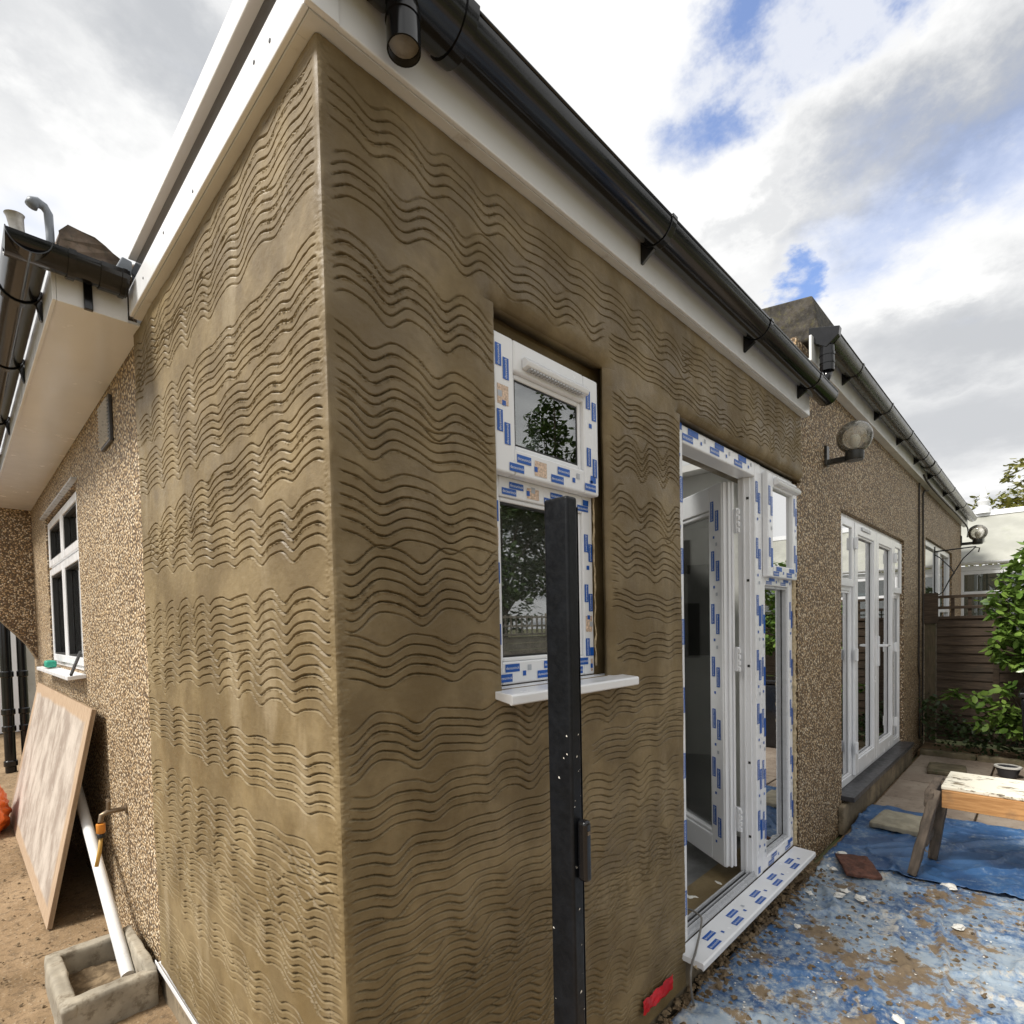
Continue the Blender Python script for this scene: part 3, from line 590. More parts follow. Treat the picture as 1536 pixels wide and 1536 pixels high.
# ---- door set
YD = .03
mull = 2.232; HT = DZ-.008; BZ = .17
dr = part('door_frame', ext)
mb = MB(); mb.box((D0+.004, YD, BZ-.02), (D0+.074, .11, HT)); mb.box((D0+.074, YD, HT-.07), (mull, .11, HT)); mb.box((mull, YD, BZ-.02), (mull+.072, .11, HT)); mb.build('jamb', 'pvc', dr, .006, seg=3)
mb = MB(); mb.box((D0+.074, .045, BZ-.02), (mull, .05, BZ+.012)); mb.box((D0+.074, .062, BZ-.02), (mull, .067, BZ+.01)); mb.box((D0+.074, .085, BZ-.02), (mull, .09, BZ+.014)); mb.box((D0+.074, YD+.002, BZ-.018), (mull, .108, BZ-.004)); mb.build('threshold', 'pvc_grey', dr, .001)
mb = MB(); mb.box((D0+.074, .051, BZ-.004), (mull, .061, BZ+.001)); mb.box((D0+.074, .068, BZ-.004), (mull, .084, BZ+.001)); mb.build('threshold_gasket', 'rubber', dr)
mb = MB(); mb.box((mull-.014, .05, BZ), (mull-.0005, .108, HT-.071)); mb.box((mull-.024, .072, BZ), (mull-.0145, .082, HT-.071)); mb.build('rebate', 'pvc', dr, .002)
for z in (.35, .72, 1.2, 1.62, 2.02): MB().box((mull-.0155, .054, z), (mull-.0142, .066, z+.012)).build('screw', 'rubber', dr)
mb = MB(); mb.prism([(-.085, .124), (-.081, .118), (-.075, .124), (.028, .130), (.028, .152), (-.079, .149), (-.085, .144)], 'x', D0-.03, D1-.02); cill = mb.build('cill', 'pvc', dr, .002)
mb = MB()
tape(mb, (mull+.004, YD-e, HT-.03), (0, 0, -1), (1, 0, 0), 2.0, .064, 21, .27, l=.1)
tape(mb, (D0+.01, YD-e, HT-.066), (1, 0, 0), (0, 0, 1), mull-D0, .062, 22, .26, l=.09)
tape(mb, (D0+.07, YD-e, BZ+.03), (0, 0, 1), (-1, 0, 0), 2.0, .064, 23, .27, l=.1)
sl = math.atan2(.003, .107); cv = Vector((0, math.cos(sl), math.sin(sl)))
tape(mb, (D0+.02, -.077, .1495), (1, 0, 0), cv, D1-D0-.1, .085, 24, .24)
mb.build('tape_print', PM, dr, kind='stuff')
foam_bead('foam_seal', [(D1-.002, YD-.002, .15), (D1-.002, YD-.002, HT)], .012, dr)
foam_bead('foam_seal', [(D0-.02, -.06, .125), (D0+.005, .015, .135)], .016, dr)
# sidelight with its own little top hung sash
sd_ = part('sidelight', ext); a0, a1 = mull+.078, D1-.006; sz = at(1153, 862, 'y', YD-.02)[2]
mb = MB(); frame_xz(mb, a0, a1, BZ-.02, HT, .058, YD+.004, .11, .062); mb.box((a0+.058, YD+.004, sz-.05), (a1-.058, .11, sz)); mb.build('frame', 'pvc', sd_, .005, seg=3)
mb = MB(); frame_xz(mb, a0+.02, a1-.012, sz-.01, HT-.03, .07, YD-.026, YD+.003, .062); mb.build('sash', 'pvc', sd_, .006, seg=3)
MB().box((a0+.088, YD-.008, sz+.05), (a1-.08, YD-.004, HT-.098)).build('pane', 'glass', sd_)
MB().box((a0+.056, YD+.04, BZ+.04), (a1-.056, YD+.044, sz-.048)).build('pane', 'glass', sd_)
mb = MB(); frame_xz(mb, a0+.058, a1-.058, BZ+.042, sz-.05, .014, YD+.014, YD+.038); mb.build('glazing_bead', 'pvc_grey', sd_, .003)
mb = MB(); vy = YD-.027; mb.prism([(vy, HT-.088), (vy-.02, HT-.084), (vy-.026, HT-.07), (vy-.012, HT-.05), (vy, HT-.05)], 'x', a0+.1, a1-.02); mb.build('trickle_vent', 'pvc', sd_, .003)
mb = MB()
tape(mb, (a0+.025, YD-.026-e, HT-.04), (0, 0, -1), (1, 0, 0), HT-sz-.05, .06, 31, .26, l=.095)
tape(mb, (a1-.07, YD-.026-e, HT-.05), (0, 0, -1), (1, 0, 0), HT-sz-.06, .055, 32, .26, l=.095)
tape(mb, (a0+.03, YD-.026-e, sz-.006), (1, 0, 0), (0, 0, 1), a1-a0-.05, .052, 33, .2, sticker=True)
tape(mb, (a0+.01, YD+.004-e, sz-.046), (1, 0, 0), (0, 0, 1), a1-a0-.02, .035, 34, .2, sticker=True)
tape(mb, (a1-.054, YD+.004-e, sz-.07), (0, 0, -1), (1, 0, 0), sz-.3, .05, 35, .26, l=.095)
tape(mb, (a0+.004, YD+.004-e, sz-.09), (0, 0, -1), (1, 0, 0), sz-.32, .05, 37, .26, l=.095)
tape(mb, (a0+.02, YD+.004-e, BZ-.014), (1, 0, 0), (0, 0, 1), a1-a0-.04, .05, 36, .24)
mb.build('tape_print', PM, sd_, kind='stuff')
for q0, q1 in (((a0+.1, YD-.0035, sz+.2), (a0+.18, YD-.003, sz+.33)), ((a0+.09, YD+.0445, 1.2), (a0+.17, YD+.045, 1.36)), ((a0+.09, YD+.0445, 1.45), (a0+.19, YD+.045, 1.58))): MB().box(q0, q1).build('glazing_label', 'white_print', sd_)
# open door leaf (local frame: x along the leaf from the hinge, y outwards face at -)
leaf = part('door_leaf', ext); leaf.location = (mull-.058, .14, 0); leaf.rotation_euler = (0, 0, R(57))
lw, lz0, lz1 = .80, BZ+.025, HT-.085
# local +y faces the back; the old outside face looks towards local -y after swinging
mb = MB(); frame_xz(mb, .0, lw, lz0, lz1, .105, -.025, .035, .13, .12); mb.build('leaf_frame', 'pvc', leaf, .006, seg=3)
mb = MB(); frame_xz(mb, .105, lw-.105, lz0+.13, lz1-.12, .02, -.02, .027); mb.build('glazing_bead', 'pvc', leaf, .006)
MB().box((.1, -.004, lz0+.12), (lw-.1, .0, lz1-.11)).build('pane', 'glass_clear', leaf)
mb = MB(); mb.box((-.008, -.03, lz0+.002), (-.0005, -.018, lz1-.002)); mb.box((-.014, -.006, lz0+.002), (-.0005, .006, lz1-.002)); mb.box((-.008, .02, lz0+.002), (-.0005, .03, lz1-.002)); mb.build('edge_profile', 'pvc', leaf, .002)
for z in (.38, 1.18, 1.86):
    mb = MB(); mb.box((-.03, -.042, z), (-.0005, -.0255, z+.12)); [mb.tube([(-.034, -.036, z+k*.03), (-.034, -.036, z+k*.03+.022)], .007, 10) for k in range(4)]; mb.build('hinge', 'pvc', leaf, .002)
mb = MB(); tape(mb, (.098, .035+e, lz1-.02), (0, 0, -1), (-1, 0, 0), lz1-lz0-.06, .085, 41, .26, l=.1); mb.build('tape_print', PM, leaf, kind='stuff')

# ================================================================== HOUSE (pebbledashed)
house = thing('pebbledash_house', 'bungalow with brown pebbledash walls, white eaves and black gutters behind the extension', 'house')
HX1 = 7.18; HY = .032; ZE = 2.90                   # garden front: plane, underside of eaves
P0, P1, PZ0, PZ1 = 3.78, 6.06, .205, 2.19          # patio doors
w = MB()
w.box((XE+.001, HY, -.06), (P0, .32, 3.02)); w.box((P0, HY, -.06), (P1, .32, PZ0-.03)); w.box((P0, HY, PZ1), (P1, .32, 3.02)); w.box((P1, HY, -.06), (HX1, .32, 3.02))
w.build('garden_wall', 'pebbledash', house)
MB().box((P0-.1, -.006, -.05), (P1+.2, HY-.001, .15)).build('plinth', 'plinth', house, .01)
MB().box((P0-.02, -.05, PZ0-.036), (P1+.03, .1, PZ0-.002)).build('cill', 'grey_plastic', house, .004)
# dark room behind the patio doors
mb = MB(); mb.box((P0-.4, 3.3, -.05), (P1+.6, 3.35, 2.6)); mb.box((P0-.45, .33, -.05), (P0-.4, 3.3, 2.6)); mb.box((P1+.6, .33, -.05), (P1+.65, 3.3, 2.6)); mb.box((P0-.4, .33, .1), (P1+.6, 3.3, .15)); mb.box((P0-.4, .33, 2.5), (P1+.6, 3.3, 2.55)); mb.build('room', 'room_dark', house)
# patio doors: sidelight / two leaves / sidelight
pd = part('patio_door', house); py0, py1 = .065, .135
c1, c2, c3 = P0+.42, P0+1.14, P0+1.86
mb = MB(); frame_xz(mb, P0+.003, P1-.003, PZ0, PZ1-.003, .055, py0, py1); mb.box((c1-.03, py0, PZ0+.055), (c1+.03, py1, PZ1-.058)); mb.box((c3-.03, py0, PZ0+.055), (c3+.03, py1, PZ1-.058))
tz = 1.66
mb.box((P0+.058, py0, tz-.025), (c1-.03, py1, tz+.025)); mb.box((c3+.03, py0, tz-.025), (P1-.058, py1, tz+.025)); mb.build('frame', 'pvc', pd, .005)
for (x0, x1) in ((c1+.01, c2-.003), (c2+.003, c3-.01)):
    mb = MB(); frame_xz(mb, x0, x1, PZ0+.04, PZ1-.04, .085, py0-.022, py0-.001, .11); mb.build('leaf', 'pvc', pd, .005)
    MB().box((x0+.084, py0+.01, PZ0+.15), (x1-.084, py0+.014, PZ1-.124)).build('pane', 'glass', pd)
    mb = MB(); frame_xz(mb, x0+.085, x1-.085, PZ0+.15, PZ1-.125, .014, py0-.012, py0+.008); mb.build('glazing_bead', 'pvc', pd, .004)
for (x0, x1) in ((P0+.058, c1-.03), (c3+.03, P1-.058)):
    mb = MB(); frame_xz(mb, x0-.02, x1+.02, tz+.005, PZ1-.04, .055, py0-.02, py0-.001); mb.build('fanlight', 'pvc', pd, .005)
    MB().box((x0+.034, py0-.008, tz+.059), (x1-.034, py0-.004, PZ1-.094)).build('pane', 'glass', pd)
    MB().box((x0, py0+.02, PZ0+.055), (x1, py0+.024, tz-.025)).build('pane', 'glass', pd)
    mb = MB(); frame_xz(mb, x0, x1, PZ0+.055, tz-.025, .016, py0+.006, py0+.019); mb.build('glazing_bead', 'pvc', pd, .003)
for x, d in ((c1-.005, 1), (c3+.005, -1)):
    for z in (.42, 1.12, 1.95):
        mb = MB(); mb.box((x-.02, py0-.036, z), (x+.03, py0-.0225, z+.08)); mb.tube([(x, py0-.036, z-.006), (x, py0-.036, z+.086)], .010, 10); mb.build('hinge', 'pvc', pd, .003)
mb = MB(); mb.box((c2+.02, py0-.036, 1.03), (c2+.055, py0-.0225, 1.28)); mb.tube([(c2+.037, py0-.03, 1.2), (c2+.037, py0-.075, 1.2), (c2+.05, py0-.082, 1.2), (c2+.16, py0-.082, 1.2)], .011, 10); mb.build('handle', 'pvc', pd, .002)
mb = MB(); mb.box((c1+.2, py0-.03, PZ1-.085), (c1+.48, py0-.0222, PZ1-.058)); mb.build('trickle_vent', 'pvc_grey', pd, .003)
for k in range(11):
    x = P0+.1+k*.2
    if 3 <= k <= 7: continue
    mb = MB(); mb.box((x, .22, .25), (x+.12, .224, 2.3)); o = mb.build('reflection_strip', 'blind', pd)  # pale strips behind the glass imitate reflected vertical stripes
# eaves, fascia and gutter of the garden front
FY = -.03
MB().box((XE+.06, FY, ZE-.012), (HX1+3.95, FY+.014, 3.03)).build('fascia', 'pvc_dirty', house, .003)
MB().box((XE+.06, FY+.0145, ZE-.006), (HX1+3.94, HY-.001, ZE+.004)).build('soffit', 'pvc_dirty', house)
hg = part('gutter', house); gy, gz, gr = FY-.062, 3.02, .058
MB().prism(half_round(gy, gz, gr), 'x', 3.0, HX1+3.9).build('channel', 'gutter_old', hg, smooth='auto')
MB().tube([(3.0, gy-gr, gz), (HX1+3.9, gy-gr, gz)], .004, 8).build('rim', 'gutter_old', hg, smooth=True)
for x in (3.55, 4.45, 5.3, 6.15, 7.0, 8.2, 9.5): bracket(hg, x, gy, gz, gr, FY)
for x in (6.6,): MB().prism(half_round(gy, gz, gr+.008, .007), 'x', x-.06, x+.06).build('union', 'gutter_old', hg, smooth='auto')
mb = MB(); mb.prism([(gy-gr-.01, gz+.025), (gy+gr+.03, gz+.07), (gy+gr+.03, gz-.01), (gy, gz-gr-.01), (gy-gr-.004, gz-.02)], 'x', 2.96, 3.005); mb.build('stop_end', 'black_pvc', hg, .003)
mb = MB(); mb.lathe([(.034, 2.83), (.037, 2.83), (.037, 2.965), (.034, 2.965), (.034, 2.83)], (3.0, gy+.005, 0), 22); mb.lathe([(.04, 2.915), (.04, 2.93)], (3.0, gy+.005, 0), 22); mb.lathe([(.04, 2.87), (.04, 2.878)], (3.0, gy+.005, 0), 22); mb.build('spout', 'black_pvc', hg, smooth='auto')
mb = MB(); mb.tube([(3.0, gy+.005, 2.83), (3.0, gy+.008, 2.79), (2.985, gy+.012, 2.75)], [.03, .02, .012], 10); mb.build('rain_spigot', 'black_pvc', hg, smooth=True)
# roof of the garden front: felted slab with a mossy verge, then a low pitch behind
roof = MB(); roof.prism([(-.045, 3.055), (.0, 3.31), (.35, 3.36), (4.5, 3.9), (4.5, 3.05)], 'x', 3.04, HX1+3.9); roof.build('roof', 'roof_moss', house, .012)
# cables clipped to the wall
def cable(name, pts, r, mat, parent=None, sub=6):
    P = []; pts = [Vector(p) for p in pts]
    for i in range(len(pts)-1):
        a, b, c, d = pts[max(i-1, 0)], pts[i], pts[i+1], pts[min(i+2, len(pts)-1)]
        for k in range(sub):
            t = k/sub; P.append(.5*((2*b)+(c-a)*t+(2*a-5*b+4*c-d)*t*t+(3*b-a-3*c+d)*t**3))
    P.append(pts[-1]); return MB().tube(P, r, 7).build(name, mat, parent, smooth=True)
cable('cable', [(6.86, HY-.012, 2.86), (6.84, HY-.012, 2.75), (6.85, HY-.011, 1.6), (6.83, HY-.012, .9), (6.9, HY-.01, .75), (6.89, HY-.012, .1)], .009, 'cable_brown', house)
cable('cable', [(7.3, HY-.03, 2.87), (7.12, HY-.012, 2.82), (7.1, HY-.012, 2.6), (7.11, HY-.012, 1.4), (7.1, HY-.012, .1)], .009, 'cable_brown', house)
cable('cable', [(6.7, FY-.008, 2.93), (7.1, FY-.012, 2.885), (8.2, FY-.01, 2.88), (9.6, FY-.012, 2.885), (10.95, FY-.01, 2.86), (11.05, FY-.0, 2.72)], .010, 'cable_brown', house)
# ---- side of the house along the path
SX = .017; SY1 = 5.5; EZ = 2.548
L0, L1, LZ0, LZ1 = 3.06, 4.53, 1.205, 2.32
w = MB(); w.box((SX, LE+.002, -.06), (.3, L0, 2.75)); w.box((SX, L0, -.06), (.3, L1, LZ0)); w.box((SX, L0, LZ1), (.3, L1, 2.75)); w.box((SX, L1, -.06), (.3, SY1+.3, 2.75)); w.build('side_wall', 'pebbledash', house)
# projecting wall with a raking opening at the far end
mb = MB(); arch = [(SX-.001, 2.56), (-2.6, 2.56), (-2.6, 0), (-1.9, 0), (-1.85, 1.2), (-1.6, 1.75), (-1.2, 1.98), (-.8, 1.98), (-.45, 1.8), (-.22, 1.58), (-.05, 1.36), (SX-.001, 1.22)]
mb.prism(arch, 'y', SY1, SY1+.24); mb.build('porch_wall', 'pebbledash', house)
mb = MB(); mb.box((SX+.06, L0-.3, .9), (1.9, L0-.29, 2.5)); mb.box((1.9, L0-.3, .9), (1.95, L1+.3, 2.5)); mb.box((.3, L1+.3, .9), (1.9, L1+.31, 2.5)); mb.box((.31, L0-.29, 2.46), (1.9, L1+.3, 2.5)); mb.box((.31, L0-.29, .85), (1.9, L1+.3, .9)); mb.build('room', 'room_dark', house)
sw = part('window', house); X0, X1 = .045, .11; mid = (L0+L1)/2; tr = 1.94
mb = MB(); frame_yz(mb, L0+.003, L1-.003, LZ0+.002, LZ1-.003, .055, X0, X1); mb.box((X0, mid-.03, LZ0+.057), (X1, mid+.03, LZ1-.058)); mb.box((X0, L0+.058, tr-.03), (X1, mid-.03, tr+.03)); mb.box((X0, mid+.03, tr-.03), (X1, L1-.058, tr+.03)); mb.build('frame', 'pvc', sw, .004)
for (a, b) in ((L0+.058, mid-.03), (mid+.03, L1-.058)):
    for (c, d) in ((LZ0+.057, tr-.03), (tr+.03, LZ1-.058)):
        mb = MB(); frame_yz(mb, a-.02, b+.02, c-.02, d+.02, .05, X0-.02, X0-.001); mb.build('sash', 'pvc', sw, .004)
        MB().box((X0+.02, a, c), (X0+.024, b, d)).build('pane', 'glass_pale', sw); MB().box((.16, a-.02, c-.02), (.164, b+.02, d+.02)).build('pale_backing', 'blind', sw)  # pale sheets added behind the panes, standing in for their bright reflection
        mb = MB(); frame_yz(mb, a+.03, b-.03, c+.03, d-.03, .012, X0-.012, X0+.018); mb.build('gasket', 'rubber', sw)
mb = MB(); mb.prism([(-.07, LZ0-.035), (-.07, LZ0-.012), (.1, LZ0+.001), (.1, LZ0-.02)], 'y', L0-.06, L1+.06); mb.build('sill', 'pvc', sw, .003)
MB().box((-.012, L0-.05, LZ1+.002), (.04, L1+.05, LZ1+.016)).build('drip_strip', 'pvc_grey', sw, .003)
v = part('air_vent', house); MB().box((.002, 1.99, 2.29), (SX-.001, 2.21, 2.495)).build('vent_frame', 'grey_plastic', v, .003)
for k in range(12): MB().bar((-.002, 2.0, 2.305+k*.0155), (-.002, 2.2, 2.305+k*.0155), .010, .006, (.6, 0, 1)).build('louvre', 'pvc_grey', v)
# eaves box: soffit, front and return fascias
EX, EY = -.236, 1.385
mb = MB(); mb.box((EX, EY, EZ), (SX-.001, SY1-.001, EZ+.01)); mb.build('soffit', 'pvc', house)
mb = MB(); mb.box((EX-.012, EY-.0125, EZ-.006), (EX, SY1-.001, EZ+.16)); mb.build('fascia', 'pvc', house, .002)
mb = MB(); mb.box((EX+.0005, EY-.0125, EZ-.006), (-OV-.001, EY-.0005, EZ+.12)); mb.build('fascia', 'pvc', house, .002)
mb = MB(); mb.box((EX+.02, EY+.02, EZ+.165), (.3, SY1+.3, EZ+.18)); mb.build('roof_board', 'tile', house)
for k in range(9):
    for j in range(3):
        mb = MB(); y0 = EY+.28+k*.28+.14*(j % 2); z0 = EZ+.18+j*.075; x0 = EX-.03+j*.14
        n = 8; top = [(x0+.0, y0+.27*q/n, z0+.018*math.sin(math.pi*2*q/n)+.012*random.random()) for q in range(n+1)]
        V = [(a, b, c) for a, b, c in top]+[(a+.2, b, c+.09) for a, b, c in top]+[(a, b, c+.022) for a, b, c in top]+[(a+.2, b, c+.112) for a, b, c in top]; m_ = n+1
        Fs = [(q, q+1, m_+q+1, m_+q) for q in range(n)]+[(2*m_+q, 3*m_+q, 3*m_+q+1, 2*m_+q+1) for q in range(n)]+[(q, 2*m_+q, 2*m_+q+1, q+1) for q in range(n)]+[(m_+q, m_+q+1, 3*m_+q+1, 3*m_+q) for q in range(n)]+[(0, m_, 3*m_, 2*m_), (n, 2*m_+n, 3*m_+n, m_+n)]
        mb.add(V, Fs); mb.build('roof_tile', 'tile', house)
# mossy hump of mortar and tile at the hip beside the extension
V = []; nn = 14
mb = MB(); prof = [(-.215, 2.72), (-.222, 2.765), (-.215, 2.80), (-.19, 2.825), (-.16, 2.82), (-.125, 2.81), (-.095, 2.80), (-.065, 2.785), (-.035, 2.775), (-.03, 2.72)]
for k in range(7):
    y = 1.40+k*.035; V += [(x+random.uniform(-.006, .006), y+random.uniform(-.01, .01), z+random.uniform(-.009, .009)) for x, z in prof]
n = len(prof); mb.add(V, [(k*n+i, k*n+i+1, (k+1)*n+i+1, (k+1)*n+i) for k in range(6) for i in range(n-1)]+[tuple(range(n))[::-1], tuple(range(6*n, 7*n))]); mb.build('hip_mortar', 'tile', house)
mb = MB(); mb.prism([(-.075, 2.71), (-.02, 2.715), (-.02, 2.76), (-.05, 2.765)], 'y', 1.36, 1.40); mb.build('flashing', 'lead', house, .004)
# gutters along the eaves
lg = part('gutter', house); gx, lz, lr = EX-.074, EZ+.115, .057; ry, rz = EY-.072, EZ+.115
def half_round_x(xc, zc, r, t=.003): return half_round(xc, zc, r, t)
MB().prism(half_round(gx, lz, lr), 'y', EY-.135, SY1-.01).build('channel', 'black_pvc', lg, smooth='auto')
MB().prism(half_round(ry, rz, lr), 'x', gx-.056, -.06).build('channel', 'black_pvc', lg, smooth='auto')
mb = MB(); mb.prism(half_round(ry, rz, lr+.005, .004), 'x', -.13, -.055); mb.prism(half_round(ry, rz, lr+.009, .008), 'x', -.072, -.058); mb.prism([(ry+(lr+.004)*math.cos(math.pi+math.pi*k/14), rz+(lr+.004)*math.sin(math.pi+math.pi*k/14)) for k in range(15)], 'x', -.057, -.05); mb.build('stop_end', 'black_pvc', lg, .001)
mb = MB(); mb.prism(half_round(ry, rz, lr+.007, .006), 'x', -.215, -.195); mb.build('clip', 'black_pvc', lg)
mb = MB(); mb.prism([(ry+.05, rz-.02), (EY-.0135, rz-.02), (EY-.0135, rz-.125), (EY-.03, rz-.125)], 'x', -.165, -.14); mb.build('bracket', 'black_pvc', lg, .002)
for y in (1.62, 2.3, 3.2, 4.1, 5.0):
    mb = MB(); mb.prism(half_round(gx, lz, lr+.006, .005), 'y', y-.018, y+.018); mb.prism([(gx+.04, lz-.03), (EX-.0125, lz-.03), (EX-.0125, lz-.1), (EX-.02, lz-.1)], 'y', y-.01, y+.01); mb.build('bracket', 'black_pvc', lg, .002)
# pipes standing in the roof corner
mb = MB(); p = at(25, 342, 'y', 1.315); mb.lathe([(.019, -.075), (.019, .0), (.022, .03), (.026, .038), (.022, .038), (.016, .0), (.016, -.075)], (p[0], 1.315, p[2]), 20, (-.12, -.05, 1)); mb.build('vent_stub', 'zinc', house, smooth='auto')
p = at(75, 352, 'y', 1.42); q = at(55, 306, 'y', 1.42); k = at(70, 320, 'y', 1.42)
mb = MB(); mb.tube([(p[0], 1.42, p[2]-.12), (p[0], 1.42, p[2]), (k[0]+.004, 1.42, k[2]), (k[0]-.006, 1.42, q[2]), (q[0], 1.415, q[2]+.004), (q[0]-.01, 1.41, q[2]-.004), (q[0]-.016, 1.41, q[2]-.02)], [.012, .012, .013, .014, .015, .017, .017], 12); mb.build('swan_neck_vent', 'lead', house, smooth=True)
# soil pipes under the porch
for (u, r) in ((9, .048), (33, .04)):
    p = at(u, 1000, 'y', 6.9); mb = MB(); mb.tube([(p[0], 6.9, -.02), (p[0], 6.9, 2.4)], r, 18); sp = mb.build('soil_pipe', 'black_pvc', house, smooth='auto')
    for z in (.05, .42, .6, 1.0): MB().lathe([(r, z), (r*1.22, z+.01), (r*1.22, z+.06), (r, z+.07)], (p[0], 6.9, 0), 18).build('collar', 'black_pvc', sp, smooth='auto')

# ---- neighbour
nb = thing('neighbour_house', 'neighbouring pebbledash house with white glazed doors beyond the slatted fence', 'house')
N0, N1, NZ0, NZ1, NE = 7.35, 9.75, .2, 2.36, 10.9
w = MB(); w.box((HX1+.001, HY, -.06), (N0, .32, 3.02)); w.box((N0, HY, -.06), (N1, .32, NZ0)); w.box((N0, HY, NZ1), (N1, .32, 3.02)); w.box((N1, HY, -.06), (NE, .32, 3.02)); w.build('wall', 'pebbledash', nb)
mb = MB(); mb.box((N0-.2, 2.4, -.05), (N1+.2, 2.45, 2.6)); mb.box((N0-.2, .33, 2.55), (N1+.2, 2.4, 2.6)); mb.build('room', 'room_dark', nb)
nd = part('glazed_door', nb); nm = (N0+N1)/2+.15
mb = MB(); frame_xz(mb, N0+.003, N1-.003, NZ0, NZ1-.003, .07, .06, .13); mb.box((nm-.09, .06, NZ0+.07), (nm+.09, .13, NZ1-.073)); mb.box((nm+.09, .06, 1.5), (N1-.073, .13, 1.56)); mb.build('frame', 'pvc', nd, .005)
for (a, b) in ((N0+.073, nm-.09), (nm+.09, N1-.073)): MB().box((a, .09, NZ0+.07), (b, .094, NZ1-.073)).build('pane', 'glass', nd)
mb = MB(); mb.box((N0+.1, .2, .3), (nm-.2, .204, 2.3)); mb.build('blind', 'blind', nd)

# ================================================================== WALL LAMPS
def wall_lamp(loc, s, label, direction=(0, -1)):
    t = thing('wall_lamp', label, 'lamp', loc, 'globe lamps on brackets'); dx, dy = direction
    def P(a, b, z): return (a*dy*-1+b*dx, a*dx+b*dy, z)     # b runs out of the wall
    mb = MB(); mb.bar(P(0, .008, -.04*s), P(0, .008, .085*s), .055*s, .016, (0, 1, 0)); mb.bar(P(0, .016, -.02*s), P(0, .135*s, -.02*s), .03*s, .034*s); mb.build('bracket', 'black_pvc_dusty', t, .003)
    mb = MB(); mb.lathe([(0, -.04*s), (.048*s, -.04*s), (.052*s, -.03*s), (.052*s, .015*s), (.045*s, .018*s), (0, .018*s)], P(0, .165*s, 0), 24); mb.build('holder', 'black_pvc_dusty', t, smooth='auto')
    prof = [(.042*s, .018*s)]+[(.1*s*math.sin(a), .105*s-.1*s*math.cos(a)) for a in (R(26)+R(154)*k/18 for k in range(19))]
    mb = MB(); mb.lathe(prof, P(0, .165*s, 0), 32); mb.build('globe', 'globe', t, smooth=True)
    mb = MB(); mb.lathe([(.016*s, .018*s), (.016*s, .045*s), (.03*s, .07*s), (.033*s, .09*s), (.024*s, .115*s), (.0, .122*s)], P(0, .165*s, 0), 18); mb.build('bulb', 'pot_white', t, smooth=True)
p = at(1238, 690, 'y', HY)
wall_lamp((p[0], HY, p[2]), .98, 'clear globe lamp on black bracket between extension and patio doors')
wall_lamp((10.83, HY, 2.62), 1.25, 'small globe lamp at the far house corner beside the conservatory')
# wrought iron hanging basket bracket
br = thing('basket_bracket', 'wrought iron hanging basket bracket on the wall above the slatted fence', 'bracket', (8.0, HY, 2.0))
mb = MB(); mb.bar((0, -.008, -.3), (0, -.008, .3), .02, .012, (0, 1, 0)); mb.build('wall_bar', 'iron', br)
mb = MB(); mb.tube([(0, -.012, .24), (0, -.4, .26)], .008, 8); mb.build('arm', 'iron', br)
mb = MB(); mb.tube([(0, -.012, -.26), (0, -.05, -.29), (0, -.09, -.26), (0, -.15, -.12), (0, -.28, .13), (0, -.39, .25), (0, -.43, .24), (0, -.42, .19)], .007, 8); mb.build('brace', 'iron', br)
mb = MB(); mb.tube([(0, -.012, .2), (0, -.06, .16), (0, -.17, .02), (0, -.2, -.05)], .006, 8); mb.build('scroll', 'iron', br)

# ================================================================== THINGS ON THE PATH SIDE
# plywood sheet leaning on the wall
ply = thing('plywood_sheet', 'cement stained plywood sheet leaning against the wall below the side window', 'plywood', (-.25, 3.70, 0))
a = R(11.5); mtx = Matrix(((0, math.sin(a), -math.cos(a)), (1, 0, 0), (0, math.cos(a), math.sin(a)))).to_4x4()   # local x -> +Y, y -> up the sheet, z -> out from the wall
bl, bh = 1.235, .535
def place_ply(o): o.matrix_parent_inverse = Matrix.Identity(4); o.matrix_local = Matrix.Translation((math.sin(a)*bh, 0, math.cos(a)*bh+.002)) @ mtx
mb = MB(); mb.box((-bl, -bh, -.002), (bl, bh, .0025)); place_ply(mb.build('face_veneer', 'plywood', ply))
mb = MB(); mb.box((-bl+.001, -bh+.001, -.018), (bl-.001, bh-.001, -.0022)); place_ply(mb.build('core', 'ply_edge', ply))
# gully surround
t = thing('gully_surround', 'square concrete gully surround half filled with dirt at the wall foot', 'drain')
def rough_box(a, b, n=7, amp=.006, r=.018, mat='concrete', name='kerb', parent=None, seed=0):
    """box with worn, rounded, uneven faces"""
    import bmesh
    bm = bmesh.new(); bmesh.ops.create_cube(bm, size=1); bmesh.ops.subdivide_edges(bm, edges=bm.edges, cuts=n, use_grid_fill=True)
    A, B = Vector(a), Vector(b); c = (A+B)/2; d = B-A
    for v in bm.verts:
        p = Vector((v.co.x*d.x, v.co.y*d.y, v.co.z*d.z)); h = d/2-Vector((r, r, r)); q = Vector(tuple(max(-h[i], min(h[i], p[i])) for i in range(3))); e = p-q
        if e.length > 1e-6: p = q+e.normalized()*r if e.length > r*.99 else p
        w = p+c; nz = mnoise.noise_vector(w*22+Vector((seed, 0, 0)))*amp+mnoise.noise_vector(w*70)*amp*.35; v.co = w+nz
    me = bpy.data.meshes.new(name); bm.to_mesh(me); bm.free(); me.materials.append(M[mat]); me.shade_smooth()
    o = bpy.data.objects.new(name, me); COL.objects.link(o); o.parent = parent; return o
gx0, gx1, gy0, gy1 = -.31, -.014, 1.44, 1.92
rough_box((gx0, gy0, -.05), (gx0+.055, gy1, .128), 9, .005, .014, name='side', parent=t, seed=1)
rough_box((gx0+.004, gy0+.002, -.05), (gx1, gy0+.06, .133), 9, .005, .014, name='side', parent=t, seed=2)
